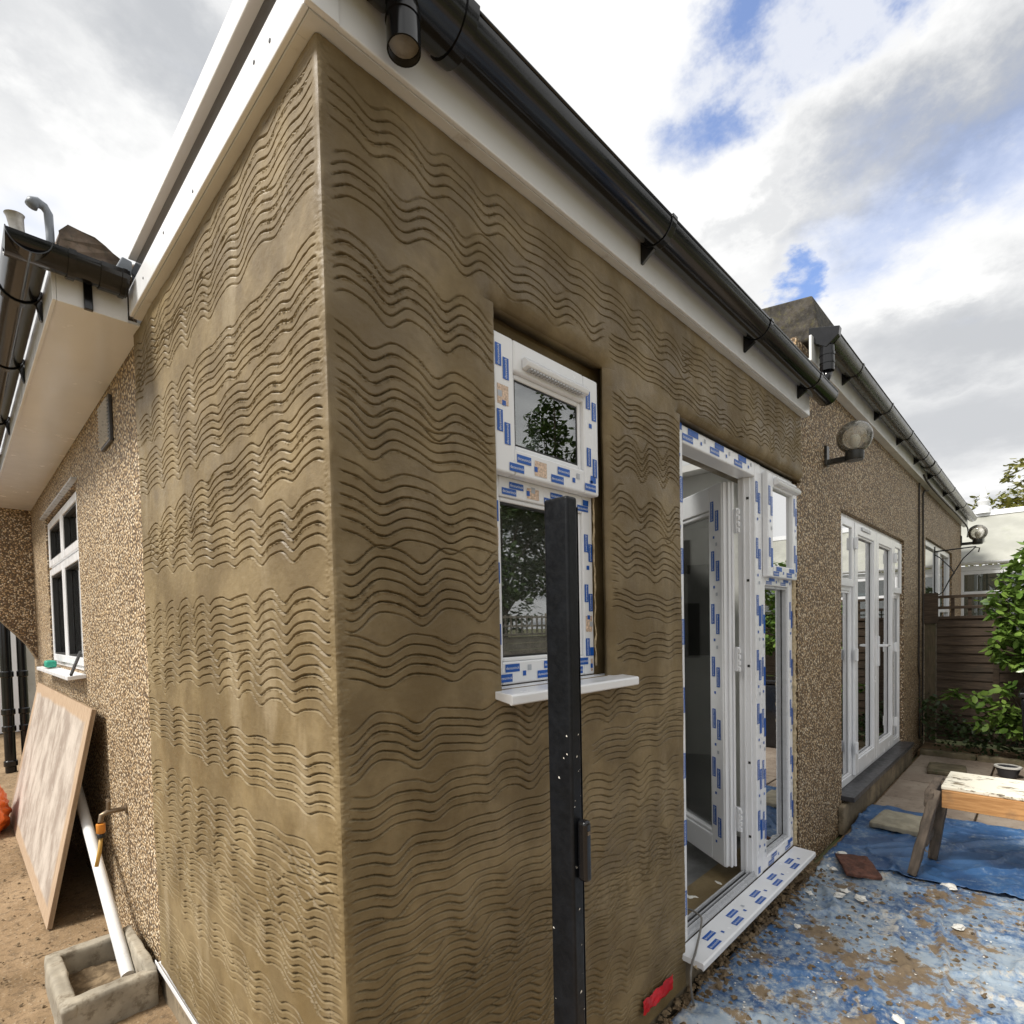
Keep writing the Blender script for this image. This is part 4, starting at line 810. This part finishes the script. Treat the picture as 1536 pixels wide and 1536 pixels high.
rough_box((gx0+.004, gy1-.055, -.05), (gx1, gy1-.002, .13), 9, .005, .014, name='side', parent=t, seed=3)
rough_box((gx1-.037, gy0+.02, -.05), (gx1+.002, gy1-.02, .145), 9, .004, .010, name='side', parent=t, seed=4)
rough_box((gx0+.05, gy0+.055, -.05), (gx1-.03, gy1-.05, .035), 16, .016, .005, 'clod', 'dirt_fill', t, 5)
# waste pipe
p0 = at(192, 1463, 'z', .05); p1 = at(119, 1195, 'x', -.075)
d = (Vector(p1)-Vector(p0)).normalized(); e0 = Vector(p0); e1 = Vector(p1)+d*.2
mb = MB(); ring = 22; mb.tube([e0, e0.lerp(e1, .3), e0.lerp(e1, .6)+Vector((0, 0, .004)), e1], .0235, ring); o = mb.build('waste_pipe', 'pvc_dirty', None, smooth='auto')
tag(o, 'dirty white plastic pipe slanting from behind the plywood into the gully', 'pipe')
# tap with hose connector
tp = at(190, 1212, 'x', SX)
t = thing('garden_tap', 'brass outdoor tap with orange hose connector on the pebbledash wall', 'tap', (SX, float(tp[1]), float(tp[2])))
mb = MB(); mb.lathe([(0, 0), (.024, 0), (.024, .006), (.011, .01), (.011, .03)], (0, 0, 0), 16, (-1, 0, 0)); mb.tube([(-.02, 0, 0), (-.075, 0, 0), (-.095, 0, -.01), (-.1, 0, -.04)], [.010, .012, .012, .011], 12); mb.build('body', 'chrome_dull', t, smooth='auto')
mb = MB(); mb.tube([(-.07, 0, .005), (-.068, 0, .045)], .008, 10); mb.bar((-.068, -.03, .05), (-.068, .03, .05), .012, .009); mb.build('handle', 'chrome_dull', t, .002)
mb = MB(); mb.lathe([(.012, -.045), (.018, -.047), (.018, -.085), (.014, -.09)], (-.1, 0, 0), 16); mb.build('connector', 'orange_cap', t, smooth='auto')
mb = MB(); mb.lathe([(.014, -.09), (.016, -.092), (.016, -.108), (.011, -.11)], (-.1, 0, 0), 16); mb.build('collar', 'rubber', t, smooth='auto')
mb = MB(); mb.tube([(-.1, 0, -.108), (-.108, -.0, -.17), (-.122, .0, -.235)], .0085, 10); mb.build('hose_stub', 'hose_yellow', t, smooth=True)
# rubble sack
import bmesh
bm = bmesh.new(); bmesh.ops.create_icosphere(bm, subdivisions=5, radius=1)
for v in bm.verts:
    c = v.co.copy(); n = mnoise.noise(c*1.6)*.22+abs(mnoise.noise(c*4.1+Vector((3, 0, 0))))*.16+abs(mnoise.noise(c*9))*.06
    k = 1+n-.1; z = c.z*k; v.co = Vector((c.x*k*.24, c.y*k*.3, max(z, -.62)*.235+.145))
me = bpy.data.meshes.new('rubble_sack'); bm.to_mesh(me); bm.free(); me.materials.append(M['orange_plastic']); me.shade_smooth()
o = bpy.data.objects.new('rubble_sack', me); COL.objects.link(o); o.location = (-.47, 4.6, 0); tag(o, 'crumpled orange plastic sack lying on the soil behind the plywood', 'sack')
# things left on the side window sill
o = thing('tape_measure', 'green and black hand tool lying on the side window sill', 'tool', (-.03, 4.15, LZ0-.002))
rough_box((-.035, -.09, .0), (.03, -.0, .05), 4, .004, .012, 'green_plastic', 'case', o, 7); rough_box((-.03, .002, .0), (.02, .12, .03), 4, .003, .01, 'rubber', 'grip', o, 8)
mb = MB(); mb.bar((-.055, 2.98, LZ0-.004), (.012, 3.12, LZ0+.125), .012, .016); o = mb.build('float_handle', 'rubber', None, .002); tag(o, 'black straight bar leaning on the side window above its sill', 'bar')
# outbuilding seen under the porch
t = thing('outbuilding', 'pale rendered outbuilding seen through the porch opening', 'outbuilding')
MB().box((-3.2, 10.2, -.06), (2.4, 12.5, 2.3)).build('wall', 'far_render', t); MB().box((-3.35, 10.05, 2.301), (2.5, 12.6, 2.42)).build('roof', 'roof_moss', t, .01)
mb = MB(); mb.box((-.55, 10.15, 0), (.25, 10.199, 2.0)); mb.build('door', 'pvc', t, .004)

# ================================================================== GATE POST
pp = at(850, 742, 'y', -.27)
gp = thing('gate_post', 'black steel gate post standing in front of the small window', 'post', (float(pp[0]), -.27, -.06))
h = float(pp[2])+.06
mb = MB(); mb.box((-.0, -.0, 0), (.036, .066, h)); mb.build('tube', 'gate_steel', gp, .006, seg=4)
mb = MB(); mb.box((.0385, .002, 0), (.04, .064, h-.02)); mb.build('seam', 'gate_steel', gp)
kz0, kz1 = at(868, 1325, 'y', -.28)[2]+.06, at(868, 1232, 'y', -.28)[2]+.06
mb = MB(); mb.box((.012, -.026, kz0), (.034, -.0005, kz1)); mb.build('latch_keep', 'black_pvc', gp, .008, seg=4)
mb = MB(); mb.box((.018, -.0275, kz1-.03), (.028, -.0263, kz1-.022)); mb.build('bolt', 'chrome_dull', gp)
# mortar splashes on the post
V = MB()
for k in range(26):
    z = random.uniform(.35, 1.25)**1.0; f = random.random(); s = random.uniform(.0008, .0024)*(2.0 if random.random() < .1 else 1)
    if f < .6: c = (-.0004, random.uniform(.006, .06), z); V.add([(c[0], c[1]-s, c[2]-s), (c[0], c[1]+s, c[2]-s*.6), (c[0]-.001, c[1]+s*.4, c[2]+s*1.3), (c[0]-.001, c[1]-s*.8, c[2]+s)], [(0, 3, 2, 1)])
    else: c = (random.uniform(.006, .03), -.0004, z); V.add([(c[0]-s, c[1], c[2]-s), (c[0]+s, c[1], c[2]-s*.6), (c[0]+s*.4, c[1]-.001, c[2]+s*1.3), (c[0]-s*.8, c[1]-.001, c[2]+s)], [(0, 1, 2, 3)])
V.build('mortar_splashes', 'white_chip', gp, kind='stuff')

# ================================================================== RED FILM, CABLE
mb = MB(); P = []; c0 = at(966, 1524, 'y', -.016); c1_ = at(966, 1503, 'y', -.016); c2_ = at(1010, 1461, 'y', -.016); c3_ = at(1010, 1484, 'y', -.016); nx, nzv = 18, 7
for i in range(nx+1):
    for j in range(nzv+1):
        u, v_ = i/nx, j/nzv; q = (c0*(1-u)+c3_*u)*(1-v_)+(c1_*(1-u)+c2_*u)*v_; w = q+np.array([0, 0, .006*math.sin(u*19)*(v_-.5)]); w[1] = -.013-.007*abs(mnoise.noise(Vector((u*9, v_*4, 0)))); P.append(w)
mb.add(P, [(i*(nzv+1)+j, (i+1)*(nzv+1)+j, (i+1)*(nzv+1)+j+1, i*(nzv+1)+j+1) for i in range(nx) for j in range(nzv)])
o = mb.build('plastic_film', 'red_film', None, smooth=True); tag(o, 'crumpled red plastic film stuck to the foot of the render', 'plastic film')
o = cable('loose_cable', [(1.62, .5, .112), (1.62, .3, .115), tuple(at(1024, 1363, 'z', .195)), tuple(at(1048, 1372, 'z', .20)), tuple(at(1052, 1385, 'z', .185)), tuple(at(1044, 1425, 'z', .155)), tuple(at(1037, 1450, 'y', -.108)), tuple(at(1036, 1480, 'y', -.112)), tuple(at(1042, 1510, 'z', .012)), tuple(at(1058, 1536, 'z', .008)), tuple(at(1120, 1620, 'z', .006))], .0042, 'cable_grey', None, 8)
tag(o, 'grey electric cable trailing out over the door cill to the ground', 'cable')

# ================================================================== TARPAULINS AND WHAT LIES ON THEM
def tarp(name, corners, nx, ny, mat, z0, amp, seed, label, folds=()):
    u, v = np.meshgrid(np.linspace(0, 1, nx), np.linspace(0, 1, ny), indexing='ij'); c = [np.array(q) for q in corners]
    Pq = (c[0][None, None]*(1-u)[..., None]+c[1][None, None]*u[..., None])*(1-v)[..., None]+(c[3][None, None]*(1-u)[..., None]+c[2][None, None]*u[..., None])*v[..., None]
    X, Y = Pq[..., 0], Pq[..., 1]; e = .025
    X = X+vnoise(Y, X*0, 2.2, seed, 4)*.16*(np.exp(-u/.06)+np.exp(-(1-u)/.06)); Y = Y+vnoise(X, Y*0, 2.4, seed+3, 4)*.10*np.exp(-(1-v)/.06)
    rid = np.abs(vnoise(X+.4*Y, Y, 2.0, seed+7, 3)); Z = z0+amp*(.7*np.exp(-(rid/.022)**2)+.35*np.exp(-(np.abs(vnoise(X-.3*Y, Y*1.3, 5, seed+8, 2))/.03)**2))+vnoise(X, Y, 7, seed+9, 4)*amp*.5
    for (ax, ay, bx, by, h, w) in folds:
        dx, dy = bx-ax, by-ay; L = math.hypot(dx, dy); tt = np.clip(((X-ax)*dx+(Y-ay)*dy)/L**2, 0, 1); wob = .02*np.sin(tt*9+ax*7)
        dd = ((X-ax)*-dy+(Y-ay)*dx)/L+wob; inside = (((X-ax)*dx+(Y-ay)*dy)/L**2 > -.02) & (((X-ax)*dx+(Y-ay)*dy)/L**2 < 1.02)
        Z = Z+np.where(inside, h*np.exp(-(dd/w)**2)*(1-.5*np.abs(2*tt-1)), 0)-np.where(inside, h*.35*np.exp(-((dd+w*1.3)/w)**2), 0)
    Z = np.maximum(Z, z0-.003)
    idx = np.arange(nx*ny).reshape(nx, ny); Q = np.stack([idx[:-1, :-1], idx[1:, :-1], idx[1:, 1:], idx[:-1, 1:]], -1).reshape(-1, 4)
    o = npmesh(name, np.stack([X, Y, Z], -1).reshape(-1, 3), Q, mat); md = o.modifiers.new('solid', 'SOLIDIFY'); md.thickness = .0012; md.offset = 1
    return tag(o, label, 'tarpaulin')
tarp('tarpaulin', [(1.12, -2.6), (3.35, -2.6), (3.22, -.045), (1.18, -.06)], 240, 260, 'tarp_dusty', .008, .026, 5, 'mud and plaster spattered blue tarpaulin in front of the door cill', [(2.0, -.62, 2.9, -.42, .016, .02), (1.3, -.35, 2.3, -1.1, .014, .015), (1.75, -.2, 2.4, -.95, .014, .014), (1.5, -.75, 3.1, -.62, .018, .012), (2.5, -.1, 2.75, -1.4, .014, .012), (1.4, -1.1, 2.9, -1.3, .02, .018)])
tarp('tarpaulin', [(3.42, -2.6), (4.45, -2.6), (4.30, -.035), (3.02, -.05)], 170, 260, 'tarp_clean', .024, .02, 12, 'cleaner bright blue tarpaulin under the sawhorse beside the patio doors', [(3.3, -.25, 4.1, -.9, .02, .03), (3.2, -.6, 3.9, -1.2, .022, .02), (3.6, -.3, 4.2, -.5, .014, .025)])
crumbs('mud_clods', 'clod', 520, lambda: (lambda x: (x, -.05-abs(random.gauss(0, .45)) if random.random() < .75 else random.uniform(-1.6, -.1), .016))(random.uniform(1.2, 3.1)), .017, label='lumps of mud and mortar scattered over the dusty tarpaulin', cat='mud')
crumbs('plaster_grit', 'white_chip', 260, lambda: (random.uniform(1.3, 3.2), -.08-abs(random.gauss(0, .5)), .017), .006, label='white plaster grit sprinkled over the dusty tarpaulin', cat='grit')
crumbs('wet_mortar', 'clod', 700, lambda: (random.uniform(1.0, 2.95), -.005-abs(random.gauss(0, .05)), .012), .02, label='dropped mortar lying along the wall foot under the cill', cat='mortar')
o = rough_box((-.18, -.15, .0), (.18, .15, .038), 10, .005, .010, 'concrete_slab', 'paving_slab', None, 3); o.location = (3.90, -.30, .034); o.rotation_euler = (0, 0, R(-4)); tag(o, 'loose pale concrete slab weighing down the bright blue tarpaulin', 'slab')
q = at(1420, 1152, 'z', .03); o = rough_box((-.2, -.14, .0), (.2, .14, .04), 8, .005, .012, 'kerb_stone', 'stone_slab', None, 6); o.location = (q[0], q[1], -.004); o.rotation_euler = (0, 0, R(5)); tag(o, 'mossy stone slab lying by the kerb of the ivy bed', 'slab')
q = at(1286, 1302, 'z', .03); o = rough_box((-.12, -.085, .0), (.12, .085, .022), 9, .006, .006, 'brown_tile', 'broken_tile', None, 9); o.location = (q[0], q[1], .030); o.rotation_euler = (R(2), R(-4), R(28)); tag(o, 'broken dark brown roof tile lying beside white plaster bits', 'tile')
def chip(name, u, v, z, s, mat, label, group, cat, seed, flat=.5):
    bm = bmesh.new(); bmesh.ops.create_icosphere(bm, subdivisions=2, radius=1); r = random.Random(seed); off = Vector((r.uniform(0, 50), 0, 0)); st = r.uniform(.6, 1)
    for v_ in bm.verts:
        c = v_.co.copy(); k = 1+.9*mnoise.noise(c*1.9+off)+.5*mnoise.noise(c*4+off); v_.co = Vector((c.x*k*s, c.y*k*s*st, max(c.z*k, -.4)*s*flat+s*flat*.4))
    me = bpy.data.meshes.new(name); bm.to_mesh(me); bm.free(); me.materials.append(M[mat]); o = bpy.data.objects.new(name, me); COL.objects.link(o); q = at(u, v, 'z', z)
    o.location = (q[0], q[1], z-.004); o.rotation_euler = (0, 0, r.uniform(0, 6)); tag(o, label, cat, group)
for k, (u, v, s) in enumerate(((1262, 1281, .035), (1252, 1290, .022), (1250, 1303, .018), (1308, 1316, .03), (1258, 1343, .028), (1268, 1336, .02), (1292, 1348, .026), (1214, 1339, .018), (1424, 1330, .03), (1376, 1329, .012), (1196, 1389, .016), (1438, 1391, .026), (1348, 1530, .02), (1240, 1298, .014))):
    chip('plaster_chip', u, v, .024, s, 'white_chip', 'white plaster chip lying on the blue tarpaulins', 'white plaster chips on the tarpaulins', 'chip', k, .4)
for k, (u, v, s) in enumerate(((1079, 1327, .035), (1034, 1346, .04), (1060, 1318, .014), (1036, 1333, .016))):
    chip('rubble_lump', u, v, .115, s, 'white_chip', 'pale rubble lump on the dark floor inside the doorway', 'rubble lumps inside the doorway', 'rubble', 60+k, .35)
# sawhorse
sh = thing('sawhorse', 'low wooden sawhorse with flaking white top and orange side board', 'sawhorse', (3.42, -1.1, 0))
TZ = .50
def sbar(name, p, q, w, h, mat, upv=(0, 0, 1)):
    p, q = Vector(p)-Vector((3.42, -1.1, 0)), Vector(q)-Vector((3.42, -1.1, 0)); L = (q-p).length
    o = rough_box((-w/2, -h/2, 0), (w/2, h/2, L), 9, .0045, .007, mat, name, sh, random.random()*9)
    d = (q-p).normalized(); u = Vector(upv); u = (u-d*u.dot(d)).normalized(); r = u.cross(d); mm = Matrix.Identity(4)
    for i in range(3): mm[i][0] = r[i]; mm[i][1] = u[i]; mm[i][2] = d[i]; mm[i][3] = p[i]
    o.matrix_local = mm; return o
mb = MB(); mb.box((-.16, -.55, TZ-.022), (.24, .525, TZ)); o = mb.build('top', 'flaky', sh, .006, seg=3)
mb = MB(); mb.box((-.175, -.54, TZ-.118), (-.13, .52, TZ-.0225)); o = mb.build('side_board', 'saw_orange', sh, .003)
mb = MB(); mb.box((.19, -.54, TZ-.118), (.235, .52, TZ-.0225)); o = mb.build('side_board', 'saw_wood', sh, .003)
for ys, yf in ((-.575, -.47), (-1.62, -1.74)):
    sbar('leg', (3.085, yf, .028), (3.25, ys+(.02 if ys > -1 else -.02), TZ-.03), .062, .045, 'saw_wood', (0, 1, 0))
    sbar('leg', (3.60 if ys < -1 else 3.40, yf-.05, .028), (3.60 if ys < -1 else 3.50, ys, TZ-.03), .062, .045, 'saw_wood', (0, 1, 0))
    sbar('end_rail', (3.2, ys+(.045 if ys > -1 else -.045), TZ-.075), (3.62, ys+(.045 if ys > -1 else -.045), TZ-.075), .045, .09, 'saw_wood')
    sbar('stretcher', (3.15, ys+.06*(1 if ys > -1 else -1), .2), (3.5, ys+.06*(1 if ys > -1 else -1), .2), .03, .05, 'saw_wood')

# ================================================================== FENCE, BED AND PLANTS
fn = thing('garden_fence', 'dark brown horizontal board fence with trellis top beside the ivy bed', 'fence')
FX = 7.22
for y in (-.03, -1.95, -3.85): MB().box((FX-.055, y-.055, -.06), (FX+.045, y+.045, 1.66)).build('post', 'fence_post_wood', fn, .006)
MB().box((FX-.075, -.11, 1.36), (FX-.056, .03, 1.70)).build('post_cap', 'fence_wood', fn, .004)
for (ya, yb) in ((-.09, -1.89), (-2.01, -3.79)):
    for k in range(14):
        z = .06+k*.097; r = random.Random(k+int(ya*10)); wob = r.uniform(-.006, .006)
        mb = MB(); n = 8; top = [(ya+(yb-ya)*q/n, z+.115+wob+.006*math.sin(q*1.7+k)) for q in range(n+1)]; bot = [(ya+(yb-ya)*q/n, z+.005*math.sin(q*1.3+k*2)) for q in range(n+1)]
        x0, x1 = FX-.028, FX-.008
        V = [(x0, y, zz) for y, zz in bot]+[(x1, y, zz) for y, zz in top]+[(x0+.008, y, zz) for y, zz in bot]+[(x1+.008, y, zz) for y, zz in top]; m_ = n+1
        mb.add(V, [(q, q+1, m_+q+1, m_+q) for q in range(n)]+[(2*m_+q, 3*m_+q, 3*m_+q+1, 2*m_+q+1) for q in range(n)]+[(q, 2*m_+q, 2*m_+q+1, q+1) for q in range(n)]+[(m_+q, m_+q+1, 3*m_+q+1, 3*m_+q) for q in range(n)]+[(0, m_, 3*m_, 2*m_), (n, 2*m_+n, 3*m_+n, m_+n)])
        mb.build('board', 'fence_wood', fn)
    MB().box((FX-.035, ya, 1.41), (FX+.005, yb, 1.44)).build('capping', 'fence_wood', fn, .003)
    for z in (1.535, 1.655): MB().box((FX-.028, ya, z-.016), (FX-.012, yb, z+.016)).build('trellis_rail', 'fence_wood', fn, .002)
    y = ya-.14
    while y > yb: MB().box((FX-.011, y-.016, 1.441), (FX+.005, y+.016, 1.672)).build('trellis_lath', 'fence_wood', fn, .002); y -= .145
MB().box((FX-.034, -.62, .06), (FX-.029, -.57, 1.4)).build('batten', 'fence_wood', fn, .002)
for k in range(6):
    o = rough_box((6.53, -.03-k*.46-.45, -.06), (6.62, -.03-k*.46, .055), 7, .006, .014, 'kerb_stone', 'kerb_stone', None, 20+k); tag(o, 'mossy kerb stone edging the ivy bed along the fence' if k else 'mossy kerb stone of the ivy bed touching the house wall', 'kerb', 'kerb stones edging the ivy bed')
bed = MB().box((6.625, -3.6, -.065), (7.18, -.0, .02)).build('planting_bed', 'soil'); bed['kind'] = 'structure'
LEAF = [(0, 0, 0), (.22, .28, .03), (.2, .68, .035), (0, 1, -.05), (-.2, .68, .035), (-.22, .28, .03), (0, .35, -.01), (0, .7, -.005)]
LF = [(0, 1, 6), (1, 2, 7, 6), (2, 3, 7), (3, 4, 7), (4, 5, 6, 7), (5, 0, 6)]
leaf_mesh = bpy.data.meshes.new('leaf'); leaf_mesh.from_pydata(LEAF, [], LF); leaf_mesh.materials.append(M['leaf_glossy']); leaf_mesh.shade_smooth()
TRI = np.array([(0, 1, 6), (1, 2, 7), (1, 7, 6), (2, 3, 7), (3, 4, 7), (4, 5, 6), (4, 6, 7), (5, 0, 6)])
def rotmats(n, droop=.35):
    th = rng.uniform(0, 2*np.pi, n); ph = rng.normal(-droop, .45, n); ro = rng.normal(0, .5, n)
    Y = np.stack([np.cos(th)*np.cos(ph), np.sin(th)*np.cos(ph), np.sin(ph)], -1); X = np.stack([-np.sin(th), np.cos(th), np.zeros(n)], -1); Zz = np.cross(X, Y)
    X2 = X*np.cos(ro)[:, None]+Zz*np.sin(ro)[:, None]; Z2 = np.cross(X2, Y); return X2, Y, Z2
def foliage(name, pts, size, mat, parent, kind='stuff', tri=TRI, base=np.array(LEAF), droop=.35):
    n = len(pts); X, Y, Zz = rotmats(n, droop); sz = size*rng.uniform(.6, 1.25, n)[:, None, None]
    V = (base[None, :, 0:1]*X[:, None]+base[None, :, 1:2]*Y[:, None]+base[None, :, 2:3]*Zz[:, None])*sz+pts[:, None]
    Q = (tri[None]+np.arange(n)[:, None, None]*len(base)).reshape(-1, 3); return npmesh(name, V.reshape(-1, 3), Q, mat, parent, True, kind)
def clump_pts(centres, n, rad):
    c = np.array(centres); w = c[:, 3]**2; i = rng.choice(len(c), n, p=w/w.sum()); d = rng.normal(0, 1, (n, 3)); d /= np.linalg.norm(d, axis=1)[:, None]
    return c[i, :3]+d*(c[i, 3]*rng.uniform(.45, 1.0, n)**.5)[:, None]
sb = thing('laurel_shrub', 'glossy green broad leaved shrub growing in front of the board fence', 'shrub', (6.85, -.95, 0))
cl1 = [(6.62, -.7, 1.55, .2), (6.6, -.86, 1.8, .25), (6.6, -.75, 1.15, .22), (6.65, -1.1, 1.6, .25), (6.55, -.78, 1.28, .18), (6.6, -1.05, 1.25, .25), (6.7, -.95, 2.0, .2), (6.65, -1.3, 1.9, .3), (6.5, -.95, 1.0, .14), (6.7, -1.4, 1.3, .3),
       (6.42, -.5, .62, .10), (6.45, -.33, .66, .07), (6.4, -.68, .55, .12), (6.45, -.8, .42, .14), (6.4, -.55, .42, .08), (6.42, -.72, .75, .07), (6.6, -1.2, .5, .3)]
for k, c in enumerate(cl1):
    a = Vector((6.85-6.85, 0, .0)); b = Vector((c[0]-6.85, c[1]+.95, c[2])); MB().tube([a+Vector((.02*math.sin(k), .03*math.cos(k*2), 0)), a.lerp(b, .45)+Vector((.06, 0, .06)), b], [.012, .009, .004], 6).build('stem', 'bark', sb, smooth=True)
P = clump_pts(cl1, 300, 1); X, Y, Zz = rotmats(300)
for k in range(300):
    o = bpy.data.objects.new('leaf', leaf_mesh); COL.objects.link(o); o.parent = sb; s_ = random.uniform(.075, .115); mm = Matrix.Identity(4)
    for i in range(3): mm[i][0] = X[k][i]*s_; mm[i][1] = Y[k][i]*s_; mm[i][2] = Zz[k][i]*s_; mm[i][3] = P[k][i]-(6.85, -.95, 0)[i]
    o.matrix_local = mm
P = clump_pts([(a, b, c, d*.9) for a, b, c, d in cl1], 3400, 1); foliage('leaves', P-np.array((6.85, -.95, 0)), .105, 'leaf_glossy', sb)
iv = np.stack([rng.uniform(6.6, 7.15, 2600), -rng.uniform(.0, 2.6, 2600), rng.uniform(0, 1, 2600)], -1); hgt = .2+.22*(vnoise(iv[:, 0], iv[:, 1], 3, 4, 3)+.5)+.25*np.exp(-((iv[:, 1]+.1)/.16)**2); iv[:, 2] = .02+hgt*iv[:, 2]**.6
o = foliage('ivy', iv, .06, 'leaf_ivy', None); tag(o, 'dark green ivy covering the bed at the foot of the fence', 'ivy')
# bin and pot at the bed
t = thing('storage_bin', 'black plastic bin with lid standing at the kerb of the ivy bed', 'bin', (6.1, -1.06, 0))
MB().add([(-.2, -.2, 0), (.2, -.2, 0), (.2, .2, 0), (-.2, .2, 0), (-.24, -.24, .72), (.24, -.24, .72), (.24, .24, .72), (-.24, .24, .72)], [(0, 3, 2, 1), (4, 5, 6, 7), (0, 1, 5, 4), (1, 2, 6, 5), (2, 3, 7, 6), (3, 0, 4, 7)]).build('body', 'black_pvc', t, .02, seg=4)
MB().box((-.255, -.255, .722), (.255, .255, .77)).build('lid', 'black_pvc', t, .015, seg=4)
t = thing('plant_pot', 'low pot with a white rim on the patio beside the black bin', 'pot', (6.0, -.74, 0))
mb = MB(); mb.lathe([(0, .0), (.06, .0), (.085, .075), (.085, .09), (.072, .09), (.068, .06), (0, .055)], (0, 0, 0), 28); mb.build('bowl', 'grey_plastic', t, smooth='auto')
mb = MB(); mb.lathe([(.086, .082), (.095, .084), (.095, .096), (.072, .098), (.072, .091)], (0, 0, 0), 28); mb.build('rim', 'pot_white', t, smooth='auto')

# ================================================================== BEYOND
cv_ = thing('conservatory', 'white framed conservatory with pale sloping roof and finial beyond the house corner', 'conservatory')
CX, CZT = 11.35, 2.33; y0, y1 = .2, -4.2
MB().box((CX, y1, -.06), (CX+.2, y0, .6)).build('dwarf_wall', 'far_render', cv_)
ys_ = [y0-.1-k*.95 for k in range(5)]
for k in range(4):
    yA, yB = ys_[k+1]+.004, ys_[k]-.004; f = part('window', cv_); mb = MB(); frame_yz(mb, yA, yB, .602, CZT-.14, .06, CX, CX+.07); mb.box((CX, yA+.06, 1.78), (CX+.07, yB-.06, 1.85)); mb.build('frame', 'pvc', f, .004)
    MB().box((CX+.03, yA+.06, .662), (CX+.034, yB-.06, CZT-.2)).build('pane', 'glass', f)
MB().box((CX-.01, y1, CZT-.138), (CX+.09, y0, CZT-.06)).build('head_beam', 'pvc', cv_, .004)
MB().prism(half_round(CX-.05, CZT, .05), 'y', y1, y0).build('gutter', 'pvc', cv_, smooth='auto')
RX = 12.6; rz_ = at(1500, 766, 'x', RX)[2]
mb = MB(); mb.prism([(CX-.02, CZT+.01), (RX, rz_-.05), (RX, rz_-.09), (CX-.02, CZT-.03)], 'y', y1, y0+.3); mb.build('roof', 'cons_roof', cv_, .003)
MB().box((RX-.05, y1, rz_-.07), (RX+.06, y0+.3, rz_+.02)).build('ridge', 'pvc', cv_, .005)
k = at(1476, 790, 'x', RX-.1); mb = MB(); k2 = at(1468, 806, 'x', CX+.4); mb.tube([tuple(k), tuple(k2)], .05, 10); mb.build('hip_bar', 'pvc', cv_, smooth=True)
k = at(1475, 775, 'x', RX); zt = at(1475, 722, 'x', RX)[2]; hh = zt-rz_
mb = MB(); mb.lathe([(.12, -.02), (.12, hh*.12), (.07, hh*.2), (.10, hh*.36), (.05, hh*.42), (.065, hh*.5), (.05, hh*.56), (.02, hh*.85), (0, hh)], (RX, k[1], rz_), 16); mb.build('finial', 'pvc', cv_, smooth='auto')
mb = MB(); mb.box((CX+1.2, y1, .0), (CX+1.25, y0, 2.2)); mb.build('inner_wall', 'far_render', cv_)
def tree(label, base, h, crown, nleaf, size, mat, seed, group=None, name='garden_tree'):
    r = random.Random(seed); t = thing(name, label, 'tree', base, group)
    mb = MB(); lean = r.uniform(-.3, .3); top = Vector((lean, r.uniform(-.3, .3), h*.8)); tr_ = [Vector((0, 0, -.1)), Vector((lean*.2, 0, h*.3)), Vector((lean*.6, .1, h*.55)), top]; mb.tube(tr_, [h*.022, h*.018, h*.012, h*.004], 9)
    cs = []
    for k in range(26):
        a = r.uniform(0, 6.28); zz = r.uniform(.34, 1.0); rr = crown*math.sqrt(max(.05, 1-((zz-.62)/.46)**2))*r.uniform(.25, .95); c = Vector((lean*zz+rr*math.cos(a), rr*math.sin(a), h*zz)); cs.append((*c, crown*r.uniform(.2, .38)))
        st = tr_[1].lerp(top, max(0, (zz-.4)*.9)); mb.tube([st, st.lerp(c, .5)+Vector((0, 0, .15)), c], [h*.007, h*.004, h*.0015], 5)
    mb.build('trunk', 'bark', t, smooth=True); foliage('crown', clump_pts(cs, nleaf, 1), size, mat, t, None, droop=.2)
k = at(1536, 745, 'x', 27); tree('olive green tree rising behind the conservatory roof', (27, float(k[1])-1.2, -.07), float(at(1530, 702, 'x', 27)[2]), 2.2, 5000, .26, 'leaf_olive', 3)
k = at(1498, 748, 'x', 30); tree('pale leafy tree behind the conservatory finial', (30, float(k[1])-.3, -.07), float(at(1498, 736, 'x', 30)[2]), 1.5, 1800, .24, 'leaf_olive', 5)
# garden behind the photographer, mirrored in the window panes
gf = thing('boundary_fence', 'weathered lattice topped fence across the garden, mirrored in the window panes', 'fence')
for k in range(10):
    x0 = -3+k*1.9; MB().box((x0-.05, -6.55, -.07), (x0+.05, -6.45, 1.7)).build('post', 'far_fence', gf)
    if k < 9:
        for j in range(9): MB().box((x0+.052, -6.51, .02+j*.135), (x0+1.848, -6.49, .145+j*.135)).build('board', 'far_fence', gf)
        for z in (1.27, 1.44, 1.62): MB().box((x0+.052, -6.489, z-.02), (x0+1.848, -6.47, z+.02)).build('lattice_rail', 'far_fence', gf)
        for j in range(11): MB().box((x0+.13+j*.155, -6.51, 1.24), (x0+.165+j*.155, -6.4895, 1.66)).build('lattice_lath', 'far_fence', gf)
for k, (x, y, h, c) in enumerate(((12.2, -9.6, 8.3, 1.7), (9.4, -8.8, 4.8, 1.9), (4.6, -10.5, 7.0, 2.6), (.4, -9.4, 6.0, 2.2), (16.5, -9.0, 8.0, 3.0))):
    tree('leafy tree behind the lattice topped boundary fence, mirrored in the window panes', (x, y, -.07), h, c, 5200, .2, 'leaf_tree', 20+k, 'trees behind the boundary fence')
